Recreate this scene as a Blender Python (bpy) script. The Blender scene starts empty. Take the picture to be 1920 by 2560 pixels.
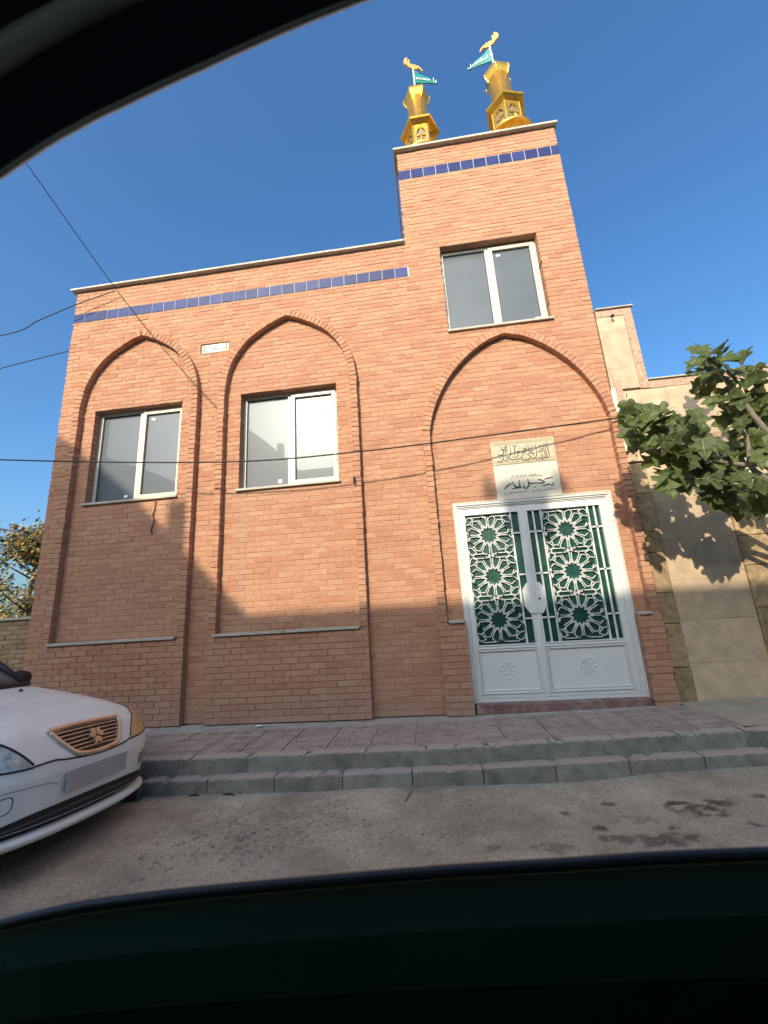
import bpy, bmesh, math, random
import numpy as np
from mathutils import Vector, Matrix

# ------------------------------------------------------------------ camera, sky, sun, exposure
random.seed(11)
rng = np.random.default_rng(11)
scene = bpy.context.scene
COL = scene.collection
R = math.radians

cam_d = bpy.data.cameras.new("camera")
cam = bpy.data.objects.new("camera", cam_d)
COL.objects.link(cam)
scene.camera = cam
cam_d.sensor_fit = 'HORIZONTAL'
cam_d.sensor_width = 36.0
cam_d.lens = 1035.175 / 1920 * 36.0
cam_d.clip_start = 0.01
cam_d.clip_end = 3000
pitch, yaw, roll = R(14.0993), R(5.9394), R(-3.444)
M = Matrix.Rotation(yaw, 3, 'Z') @ Matrix.Rotation(pitch, 3, 'X')
right = M @ Vector((math.cos(roll), 0, math.sin(roll)))
up = M @ Vector((-math.sin(roll), 0, math.cos(roll)))
fwd = M @ Vector((0, 1, 0))
cam.matrix_world = Matrix(((right.x, up.x, -fwd.x, 0), (right.y, up.y, -fwd.y, -5.0),
                           (right.z, up.z, -fwd.z, 1.09), (0, 0, 0, 1)))
cam_d.dof.use_dof = True
cam_d.dof.focus_distance = 6.0
cam_d.dof.aperture_fstop = 9.0

SUN = Vector((-0.277, -1.0, 0.528)).normalized()          # towards the sun
world = bpy.data.worlds.new("World")
scene.world = world
world.use_nodes = True
wn = world.node_tree.nodes
wl = world.node_tree.links
bg = wn["Background"]
sky = wn.new("ShaderNodeTexSky")
sky.sky_type = 'NISHITA'
sky.sun_disc = False
sky.sun_elevation = math.asin(SUN.z)
sky.sun_rotation = math.atan2(SUN.x, SUN.y)
sky.altitude = 0
sky.air_density = 1.0
sky.dust_density = 4.5
sky.ozone_density = 3.5
skysat = wn.new("ShaderNodeHueSaturation")
skysat.inputs["Saturation"].default_value = 1.2
wl.new(sky.outputs[0], skysat.inputs["Color"])
skytint = wn.new("ShaderNodeMixRGB")
skytint.blend_type = 'MULTIPLY'
skytint.inputs[0].default_value = 1.0
skytint.inputs[2].default_value = (.85, .97, 1.0, 1)
wl.new(skysat.outputs[0], skytint.inputs[1])
wl.new(skytint.outputs[0], bg.inputs[0])
bg.inputs[1].default_value = 0.107

sun_d = bpy.data.lights.new("sun", 'SUN')
sun_d.energy = 1.95
sun_d.angle = R(0.53)
sun_d.color = (1.0, 0.88, 0.67)
sun = bpy.data.objects.new("sun", sun_d)
COL.objects.link(sun)
sun.rotation_euler = SUN.to_track_quat('Z', 'Y').to_euler()
sun.location = (-6, -20, 12)

scene.view_settings.view_transform = 'Standard'
scene.view_settings.look = 'None'
scene.view_settings.gamma = 1
scene.view_settings.use_curve_mapping = False
scene.view_settings.exposure = 1.4
scene.render.engine = 'CYCLES'
scene.cycles.max_bounces = 8
scene.cycles.use_denoising = True

# ------------------------------------------------------------------ helpers
ORIG = {}

def tag(o, label=None, cat=None, group=None, kind=None):
    if label: o['label'] = label
    if cat: o['category'] = cat
    if group: o['group'] = group
    if kind: o['kind'] = kind
    return o

def empty(name, loc, label, cat, group=None):
    o = bpy.data.objects.new(name, None)
    COL.objects.link(o)
    o.location = loc
    o.empty_display_size = 0.1
    ORIG[o.name] = Vector(loc)
    return tag(o, label, cat, group)

def origin_of(parent):
    while parent is not None:
        if parent.name in ORIG:
            return ORIG[parent.name]
        parent = parent.parent
    return Vector((0, 0, 0))

class MB:
    """collects vertices and faces in world coordinates; build() links them as one mesh object"""
    def __init__(s):
        s.v = []; s.f = []; s.t = []; s.mi = []
        s.cur = 0
    def add(s, vs, fs, tint=None):
        b = len(s.v)
        s.v.extend([tuple(p) for p in vs])
        s.f.extend([tuple(i + b for i in f) for f in fs])
        s.t.extend([random.random() if tint is None else tint] * len(vs))
        s.mi.extend([s.cur] * len(fs))
        return s
    def box(s, x0, x1, y0, y1, z0, z1, tint=None):
        return s.add([(x0, y0, z0), (x1, y0, z0), (x1, y1, z0), (x0, y1, z0), (x0, y0, z1), (x1, y0, z1), (x1, y1, z1), (x0, y1, z1)],
                     [(0, 3, 2, 1), (4, 5, 6, 7), (0, 1, 5, 4), (1, 2, 6, 5), (2, 3, 7, 6), (3, 0, 4, 7)], tint)
    def slab(s, poly, yf, yb, c=0.004, jit=0.0, tint=None):
        """convex polygon in x,z (counter-clockwise seen from the front, -y) with chamfered front edges, from yf back to yb"""
        n = len(poly)
        cx = sum(p[0] for p in poly) / n; cz = sum(p[1] for p in poly) / n
        fr = []
        for (x, z) in poly:
            dx, dz = cx - x, cz - z
            sx = min(c, abs(dx) * .45); sz = min(c, abs(dz) * .45)
            fr.append((x + math.copysign(sx, dx), yf + random.uniform(-jit, jit), z + math.copysign(sz, dz)))
        vs = fr + [(x, yf + c, z) for x, z in poly] + [(x, yb, z) for x, z in poly]
        fs = [tuple(range(n))]
        for i in range(n):
            j = (i + 1) % n
            fs.append((i, n + i, n + j, j)); fs.append((n + i, 2 * n + i, 2 * n + j, n + j))
        fs.append(tuple(range(3 * n - 1, 2 * n - 1, -1)))
        return s.add(vs, fs, tint)
    def rect(s, x0, x1, z0, z1, yf, yb, c=0.004, jit=0.0, tint=None):
        return s.slab([(x0, z0), (x1, z0), (x1, z1), (x0, z1)], yf, yb, c, jit, tint)
    def tube(s, pts, r, seg=8, cap=True, tint=None):
        pts = [Vector(p) for p in pts]
        n = len(pts)
        rs = r if isinstance(r, (list, tuple)) else [r] * n
        vs = []; fs = []
        ref = None
        for i, p in enumerate(pts):
            d = (pts[min(i + 1, n - 1)] - pts[max(i - 1, 0)]).normalized()
            if ref is None:
                ref = Vector((0, 0, 1)) if abs(d.z) < .9 else Vector((1, 0, 0))
            a = d.cross(ref).normalized(); b = d.cross(a).normalized()
            ref = -b if (-b).dot(ref) > b.dot(ref) else b
            for k in range(seg):
                t = 2 * math.pi * k / seg
                vs.append(p + (a * math.cos(t) + b * math.sin(t)) * rs[i])
        for i in range(n - 1):
            for k in range(seg):
                k2 = (k + 1) % seg
                fs.append((i * seg + k, i * seg + k2, (i + 1) * seg + k2, (i + 1) * seg + k))
        if cap:
            fs.append(tuple(range(seg - 1, -1, -1))); fs.append(tuple(range((n - 1) * seg, n * seg)))
        return s.add(vs, fs, tint)
    def lathe(s, prof, c, seg=24, rot=0.0, tint=None):
        """profile of (radius, z) turned about the vertical through c; seg = 6 gives a hexagonal body"""
        vs = []; fs = []
        for (r, z) in prof:
            for k in range(seg):
                t = 2 * math.pi * k / seg + rot
                vs.append((c[0] + r * math.cos(t), c[1] + r * math.sin(t), z))
        for i in range(len(prof) - 1):
            for k in range(seg):
                k2 = (k + 1) % seg
                fs.append((i * seg + k, i * seg + k2, (i + 1) * seg + k2, (i + 1) * seg + k))
        fs.append(tuple(range(seg - 1, -1, -1)))
        fs.append(tuple(range((len(prof) - 1) * seg, len(prof) * seg)))
        return s.add(vs, fs, tint)
    def bar(s, a, b, w, y0, y1):
        """flat bar in the facade plane from a to b (x,z), width w, depth y0..y1"""
        ax, az = a; bx, bz = b
        dx, dz = bx - ax, bz - az
        l = math.hypot(dx, dz) or 1e-6
        nx, nz = -dz / l * w / 2, dx / l * w / 2
        p = [(ax - nx, az - nz), (bx - nx, bz - nz), (bx + nx, bz + nz), (ax + nx, az + nz)]
        vs = [(x, y0, z) for x, z in p] + [(x, y1, z) for x, z in p]
        return s.add(vs, [(0, 1, 2, 3), (7, 6, 5, 4), (0, 4, 5, 1), (1, 5, 6, 2), (2, 6, 7, 3), (3, 7, 4, 0)])
    def build(s, name, mat, parent=None, smooth=False, kind=None, bevel=0):
        o0 = origin_of(parent)
        me = bpy.data.meshes.new(name)
        v = np.array(s.v, dtype=float).reshape(-1, 3) - np.array(o0)
        me.from_pydata(v.tolist(), [], s.f)
        at = me.attributes.new("tint", 'FLOAT', 'POINT')
        at.data.foreach_set("value", np.array(s.t, dtype=np.float32))
        for m in (mat if isinstance(mat, (list, tuple)) else [mat]):
            me.materials.append(m)
        if any(s.mi):
            me.polygons.foreach_set("material_index", s.mi)
        if smooth:
            me.polygons.foreach_set("use_smooth", [True] * len(me.polygons))
        me.validate()
        o = bpy.data.objects.new(name, me)
        COL.objects.link(o)
        if parent: o.parent = parent
        if kind: o['kind'] = kind
        if bevel:
            b = o.modifiers.new("bevel", 'BEVEL'); b.width = bevel; b.segments = 2; b.limit_method = 'ANGLE'
        return o

def shared(name, mesh, loc, parent, rot=None):
    o = bpy.data.objects.new(name, mesh)
    COL.objects.link(o)
    o.parent = parent
    o.location = Vector(loc) - origin_of(parent)
    if rot: o.rotation_euler = rot
    return o

def spline(pts, n=8):
    """Catmull-Rom through points"""
    P = [np.array(p, float) for p in pts]
    P = [2 * P[0] - P[1]] + P + [2 * P[-1] - P[-2]]
    out = []
    for i in range(1, len(P) - 2):
        for k in range(n):
            t = k / n
            a, b, c, d = P[i - 1], P[i], P[i + 1], P[i + 2]
            out.append(.5 * ((2 * b) + (c - a) * t + (2 * a - 5 * b + 4 * c - d) * t * t + (-a + 3 * b - 3 * c + d) * t ** 3))
    out.append(P[-2])
    return [tuple(p) for p in out]

# ------------------------------------------------------------------ materials
def nodes_of(name):
    m = bpy.data.materials.new(name)
    m.use_nodes = True
    nt = m.node_tree
    return m, nt, nt.nodes, nt.links, nt.nodes["Principled BSDF"]

def mat(name, col, rough=.6, var=.15, scale=6.0, bump=.0, bscale=60, metal=0., spec=.5, tint=0., coat=0., dirt=None, dirt_scale=2.0, dirt_amt=.5, detail=5):
    m, nt, N, L, P = nodes_of(name)
    tc = N.new("ShaderNodeTexCoord")
    geo = N.new("ShaderNodeNewGeometry")
    pos = geo.outputs["Position"]
    nz = N.new("ShaderNodeTexNoise"); nz.inputs["Scale"].default_value = scale; nz.inputs["Detail"].default_value = detail
    L.new(pos, nz.inputs["Vector"])
    mp = N.new("ShaderNodeMapRange"); mp.inputs[1].default_value = .3; mp.inputs[2].default_value = .7
    mp.inputs[3].default_value = 1 - var; mp.inputs[4].default_value = 1 + var
    L.new(nz.outputs[0], mp.inputs[0])
    val = mp.outputs[0]
    if tint:
        at = N.new("ShaderNodeAttribute"); at.attribute_name = "tint"
        mt = N.new("ShaderNodeMapRange"); mt.inputs[3].default_value = 1 - tint; mt.inputs[4].default_value = 1 + tint
        L.new(at.outputs["Fac"], mt.inputs[0])
        mu = N.new("ShaderNodeMath"); mu.operation = 'MULTIPLY'
        L.new(val, mu.inputs[0]); L.new(mt.outputs[0], mu.inputs[1]); val = mu.outputs[0]
    hs = N.new("ShaderNodeHueSaturation"); hs.inputs["Color"].default_value = (*col, 1)
    L.new(val, hs.inputs["Value"])
    out = hs.outputs[0]
    if dirt:
        n2 = N.new("ShaderNodeTexNoise"); n2.inputs["Scale"].default_value = dirt_scale; n2.inputs["Detail"].default_value = 8
        n2.inputs["Roughness"].default_value = .65
        L.new(pos, n2.inputs["Vector"])
        m2 = N.new("ShaderNodeMapRange"); m2.inputs[1].default_value = .45; m2.inputs[2].default_value = .75; m2.inputs[4].default_value = dirt_amt
        L.new(n2.outputs[0], m2.inputs[0])
        mx = N.new("ShaderNodeMixRGB"); mx.inputs[2].default_value = (*dirt, 1)
        L.new(m2.outputs[0], mx.inputs[0]); L.new(out, mx.inputs[1]); out = mx.outputs[0]
    L.new(out, P.inputs["Base Color"])
    P.inputs["Roughness"].default_value = rough
    P.inputs["Metallic"].default_value = metal
    P.inputs["Specular IOR Level"].default_value = spec
    if coat:
        P.inputs["Coat Weight"].default_value = coat; P.inputs["Coat Roughness"].default_value = .08
    if bump:
        nb = N.new("ShaderNodeTexNoise"); nb.inputs["Scale"].default_value = bscale; nb.inputs["Detail"].default_value = 4
        L.new(pos, nb.inputs["Vector"])
        bp = N.new("ShaderNodeBump"); bp.inputs["Strength"].default_value = bump; bp.inputs["Distance"].default_value = .01
        L.new(nb.outputs[0], bp.inputs["Height"]); L.new(bp.outputs[0], P.inputs["Normal"])
    return m

def brick_mat(name, ca, cb, cc, rough=.85, dust=True):
    """clay brick: every brick its own tone (attribute on joined bricks, object random on single ones), mottled, dusty in patches near the ground"""
    m, nt, N, L, P = nodes_of(name)
    geo = N.new("ShaderNodeNewGeometry")
    pos = geo.outputs["Position"]
    at = N.new("ShaderNodeAttribute"); at.attribute_name = "tint"
    oi = N.new("ShaderNodeObjectInfo")
    ad = N.new("ShaderNodeMath"); ad.operation = 'ADD'
    L.new(at.outputs["Fac"], ad.inputs[0]); L.new(oi.outputs["Random"], ad.inputs[1])
    fr = N.new("ShaderNodeMath"); fr.operation = 'FRACT'; L.new(ad.outputs[0], fr.inputs[0])
    cr = N.new("ShaderNodeValToRGB")
    e = cr.color_ramp.elements
    e[0].position = 0; e[0].color = (*ca, 1); e[1].position = 1; e[1].color = (*cc, 1)
    k = cr.color_ramp.elements.new(.5); k.color = (*cb, 1)
    k2 = cr.color_ramp.elements.new(.93); k2.color = (*[.5 * (x + y) for x, y in zip(cb, cc)], 1)
    L.new(fr.outputs[0], cr.inputs[0])
    nz = N.new("ShaderNodeTexNoise"); nz.inputs["Scale"].default_value = 22; nz.inputs["Detail"].default_value = 6; nz.inputs["Roughness"].default_value = .65
    L.new(pos, nz.inputs["Vector"])
    mp = N.new("ShaderNodeMapRange"); mp.inputs[1].default_value = .3; mp.inputs[2].default_value = .7; mp.inputs[3].default_value = .84; mp.inputs[4].default_value = 1.15
    L.new(nz.outputs[0], mp.inputs[0])
    hs = N.new("ShaderNodeHueSaturation"); L.new(cr.outputs[0], hs.inputs["Color"]); L.new(mp.outputs[0], hs.inputs["Value"])
    out = hs.outputs[0]
    if dust:
        sp = N.new("ShaderNodeSeparateXYZ"); L.new(pos, sp.inputs[0])
        n2 = N.new("ShaderNodeTexNoise"); n2.inputs["Scale"].default_value = 2.2; n2.inputs["Detail"].default_value = 7
        L.new(pos, n2.inputs["Vector"])
        a1 = N.new("ShaderNodeMapRange"); a1.inputs[1].default_value = .55; a1.inputs[2].default_value = 0.0; a1.inputs[3].default_value = 0; a1.inputs[4].default_value = .7
        L.new(sp.outputs[2], a1.inputs[0])
        a2 = N.new("ShaderNodeMapRange"); a2.inputs[1].default_value = .3; a2.inputs[2].default_value = .65; a2.inputs[3].default_value = .35; a2.inputs[4].default_value = 1.0
        L.new(n2.outputs[0], a2.inputs[0])
        mu = N.new("ShaderNodeMath"); mu.operation = 'MULTIPLY'; L.new(a1.outputs[0], mu.inputs[0]); L.new(a2.outputs[0], mu.inputs[1])
        # a little pale bloom anywhere
        n3 = N.new("ShaderNodeTexNoise"); n3.inputs["Scale"].default_value = 1.1; n3.inputs["Detail"].default_value = 8
        L.new(pos, n3.inputs["Vector"])
        a3 = N.new("ShaderNodeMapRange"); a3.inputs[1].default_value = .55; a3.inputs[2].default_value = .8; a3.inputs[4].default_value = .25
        L.new(n3.outputs[0], a3.inputs[0])
        # pale lime streak washed down from the corner of the middle window sill, and a patch by the plinth
        def streak(cx, hw, z0, z1, amt):
            su = N.new("ShaderNodeMath"); su.operation = 'SUBTRACT'; su.inputs[1].default_value = cx; L.new(sp.outputs[0], su.inputs[0])
            ab = N.new("ShaderNodeMath"); ab.operation = 'ABSOLUTE'; L.new(su.outputs[0], ab.inputs[0])
            mr = N.new("ShaderNodeMapRange"); mr.inputs[1].default_value = hw; mr.inputs[2].default_value = hw * .3; mr.inputs[4].default_value = amt; L.new(ab.outputs[0], mr.inputs[0])
            gz = N.new("ShaderNodeMath"); gz.operation = 'GREATER_THAN'; gz.inputs[1].default_value = z0; L.new(sp.outputs[2], gz.inputs[0])
            lz = N.new("ShaderNodeMath"); lz.operation = 'LESS_THAN'; lz.inputs[1].default_value = z1; L.new(sp.outputs[2], lz.inputs[0])
            o1 = N.new("ShaderNodeMath"); o1.operation = 'MULTIPLY'; L.new(gz.outputs[0], o1.inputs[0]); L.new(lz.outputs[0], o1.inputs[1])
            o2 = N.new("ShaderNodeMath"); o2.operation = 'MULTIPLY'; L.new(o1.outputs[0], o2.inputs[0]); L.new(mr.outputs[0], o2.inputs[1])
            o3 = N.new("ShaderNodeMath"); o3.operation = 'MULTIPLY'; L.new(o2.outputs[0], o3.inputs[0]); L.new(a2.outputs[0], o3.inputs[1])
            return o3.outputs[0]
        for args in ((-2.37, .075, 1.0, 2.78, .55), (-2.66, .07, .35, .97, .55), (-4.86, .07, .2, .97, .5)):
            mm = N.new("ShaderNodeMath"); mm.operation = 'MAXIMUM'; L.new(mu.outputs[0], mm.inputs[0]); L.new(streak(*args), mm.inputs[1]); mu = mm
        mxx = N.new("ShaderNodeMath"); mxx.operation = 'MAXIMUM'; L.new(mu.outputs[0], mxx.inputs[0]); L.new(a3.outputs[0], mxx.inputs[1])
        mx = N.new("ShaderNodeMixRGB"); mx.inputs[2].default_value = (.37, .25, .20, 1)
        L.new(mxx.outputs[0], mx.inputs[0]); L.new(out, mx.inputs[1]); out = mx.outputs[0]
    L.new(out, P.inputs["Base Color"])
    P.inputs["Roughness"].default_value = rough
    P.inputs["Specular IOR Level"].default_value = .25
    nb = N.new("ShaderNodeTexNoise"); nb.inputs["Scale"].default_value = 70; nb.inputs["Detail"].default_value = 5
    L.new(pos, nb.inputs["Vector"])
    bp = N.new("ShaderNodeBump"); bp.inputs["Strength"].default_value = .35; bp.inputs["Distance"].default_value = .008
    L.new(nb.outputs[0], bp.inputs["Height"]); L.new(bp.outputs[0], P.inputs["Normal"])
    return m

def pane_mat(name, tintc=(.045, .062, .082), refl=.032, haze=.175, dust=.035):
    """mirror-tinted window glass seen by day, with a dusty film that spreads the sun's reflection"""
    m, nt, N, L, P = nodes_of(name)
    out = N["Material Output"]
    P.inputs["Base Color"].default_value = (*tintc, 1); P.inputs["Roughness"].default_value = .5
    gl = N.new("ShaderNodeBsdfGlossy"); gl.inputs["Roughness"].default_value = .0; gl.inputs["Color"].default_value = (.92, .95, .97, 1)
    g2 = N.new("ShaderNodeBsdfGlossy"); g2.inputs["Roughness"].default_value = haze; g2.inputs["Color"].default_value = (.95, .93, .9, 1)
    df = N.new("ShaderNodeBsdfDiffuse"); df.inputs["Color"].default_value = (.42, .43, .42, 1)
    geo = N.new("ShaderNodeNewGeometry")
    nz = N.new("ShaderNodeTexNoise"); nz.inputs["Scale"].default_value = 3; nz.inputs["Detail"].default_value = 8
    L.new(geo.outputs["Position"], nz.inputs["Vector"])
    mp = N.new("ShaderNodeMapRange"); mp.inputs[1].default_value = .3; mp.inputs[2].default_value = .7; mp.inputs[3].default_value = dust * .6; mp.inputs[4].default_value = dust * 1.4
    L.new(nz.outputs[0], mp.inputs[0])
    m1 = N.new("ShaderNodeMixShader"); m1.inputs[0].default_value = refl; L.new(P.outputs[0], m1.inputs[1]); L.new(gl.outputs[0], m1.inputs[2])
    m2 = N.new("ShaderNodeMixShader"); m2.inputs[0].default_value = .0032; L.new(m1.outputs[0], m2.inputs[1]); L.new(g2.outputs[0], m2.inputs[2])
    m3 = N.new("ShaderNodeMixShader"); L.new(mp.outputs[0], m3.inputs[0]); L.new(m2.outputs[0], m3.inputs[1]); L.new(df.outputs[0], m3.inputs[2])
    L.new(m3.outputs[0], out.inputs[0])
    return m

BRICK = brick_mat("clay_brick", (.395, .185, .115), (.44, .230, .139), (.475, .268, .165))
MORTAR = mat("mortar", (.42, .225, .138), .9, .18, 9, .4, 90, spec=.2)
TILE = mat("blue_tile", (.030, .036, .135), .10, .12, 4, .03, 30, tint=.22)
GROUT = mat("grout", (.55, .53, .50), .9, .1)
STONE = mat("pale_stone", (.44, .41, .34), .7, .12, 7, .15, 50, dirt=(.25, .22, .18), dirt_amt=.5)
CREAM = mat("cream_tablet", (.50, .43, .30), .5, .08, 5, dirt=(.45, .38, .27), dirt_amt=.4, dirt_scale=4)
CREAM2 = mat("pale_tablet", (.55, .51, .42), .5, .06, 4)
CREAM3 = mat("tablet_ornament", (.38, .31, .18), .6, .2, 30)
INK = mat("black_ink", (.02, .02, .022), .5, .1)
WHITE = mat("white_paint", (.66, .67, .65), .35, .04, 3, .04, 60, dirt=(.5, .47, .42), dirt_amt=.25, dirt_scale=3)
PVC = mat("window_frame_cream", (.60, .55, .42), .4, .04, 3)
PVCW = mat("window_frame_white", (.62, .60, .51), .4, .04, 3)
PANE = pane_mat("window_pane")
PANE2 = pane_mat("window_pane_dusty", (.04, .056, .075), .032, .25, .075)
GREEN = mat("green_glass", (.008, .060, .046), .25, .35, 14, .35, 120, coat=.3)
GOLD = mat("gold_sheet", (.80, .46, .075), .30, .12, 9, .10, 14, metal=.85, dirt=(.35, .2, .05), dirt_amt=.3, dirt_scale=6)
AMBER = mat("emblem_gold", (.75, .38, .10), .4, .1)
TEAL = mat("teal_flag", (.015, .22, .20), .45, .1)
LETTER = mat("white_lettering", (.8, .8, .78), .5, .05)
GREYPANE = mat("lantern_pane", (.20, .17, .16), .4, .2, 12)
TRAV = mat("travertine", (.50, .375, .25), .65, .16, 7, .2, 40, tint=.09, dirt=(.36, .26, .15), dirt_amt=.35, dirt_scale=6)
GRANITE = mat("pink_granite", (.43, .28, .19), .6, .35, 38, .15, 60, detail=9)
ROUGHSTONE = mat("brown_stone", (.34, .24, .13), .8, .35, 16, .6, 30, tint=.25, detail=9)
CONC = mat("kerb_concrete", (.235, .222, .185), .9, .3, 9, .6, 45, tint=.12, dirt=(.33, .29, .23), dirt_amt=.6, dirt_scale=5)
PAVE = mat("red_paving", (.32, .235, .19), .85, .15, 8, .4, 60, tint=.14, dirt=(.42, .35, .28), dirt_amt=.8, dirt_scale=3.5)
MORT2 = mat("grey_bedding", (.38, .33, .27), .95, .2, 6, .5, 40)
FORE = mat("forecourt_concrete", (.36, .30, .22), .9, .12, 5, .3, 40)
CABLE = mat("black_cable", (.018, .017, .016), .6, .1)
PLASTER = mat("grey_plaster", (.33, .31, .28), .9, .12, 2, .2, 20)
PLASTER2 = mat("tan_plaster", (.40, .34, .26), .9, .12, 2, .2, 20)
OLDBRICK = brick_mat("old_brick", (.26, .17, .10), (.33, .22, .13), (.38, .27, .17), dust=False)
BARK = mat("bark", (.16, .12, .085), .9, .25, 18, .6, 40)
CARWHITE = mat("car_paint", (.82, .80, .72), .42, .04, 3, 0, coat=.25, dirt=(.58, .49, .39), dirt_amt=.55, dirt_scale=2.2)
DARK = mat("black_plastic", (.015, .015, .016), .55, .1)
RUBBER = mat("tyre_rubber", (.025, .025, .026), .8, .1)
CARGLASS = pane_mat("car_glass", (.015, .017, .018), .08, .2, .16)
CHROME = mat("dusty_chrome", (.72, .56, .40), .42, .12, 12, metal=.8)
LAMP = mat("headlight_lens", (.40, .44, .40), .25, .4, 22, metal=.1, coat=.35)
LAMPY = mat("amber_lens", (.62, .40, .14), .35, .12, 8, coat=.5)
CABIN = mat("cabin_plastic", (.008, .024, .012), .9, .1, spec=.08)
CABTRIM = mat("cabin_trim", (.03, .03, .026), .35, .1)
PINK = mat("threshold_stone", (.20, .10, .085), .7, .3, 9, .3, 30, dirt=(.5, .42, .38), dirt_amt=.6, dirt_scale=8)
TRIMGLINT = mat("painted_glint", (.95, .86, .68), .4, .1, metal=.2)  # near-white colour paints the light reflected along the pillar
PILLAR = mat("pillar_lining", (.022, .024, .036), .75, .1)
WOOD = mat("dry_wood", (.34, .24, .12), .8, .2)

# dust lies on the upper faces of the kerb concrete
n_ = CONC.node_tree; N_, L_ = n_.nodes, n_.links
g_ = N_.new("ShaderNodeNewGeometry"); s_ = N_.new("ShaderNodeSeparateXYZ"); L_.new(g_.outputs["Normal"], s_.inputs[0])
r_ = N_.new("ShaderNodeMapRange"); r_.inputs[1].default_value = .35; r_.inputs[2].default_value = .95; r_.inputs[4].default_value = .85; L_.new(s_.outputs[2], r_.inputs[0])
x_ = N_.new("ShaderNodeMixRGB"); x_.inputs[2].default_value = (.42, .34, .27, 1)
old_ = N_["Principled BSDF"].inputs["Base Color"].links[0].from_socket
L_.new(r_.outputs[0], x_.inputs[0]); L_.new(old_, x_.inputs[1]); L_.new(x_.outputs[0], N_["Principled BSDF"].inputs["Base Color"])

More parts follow.
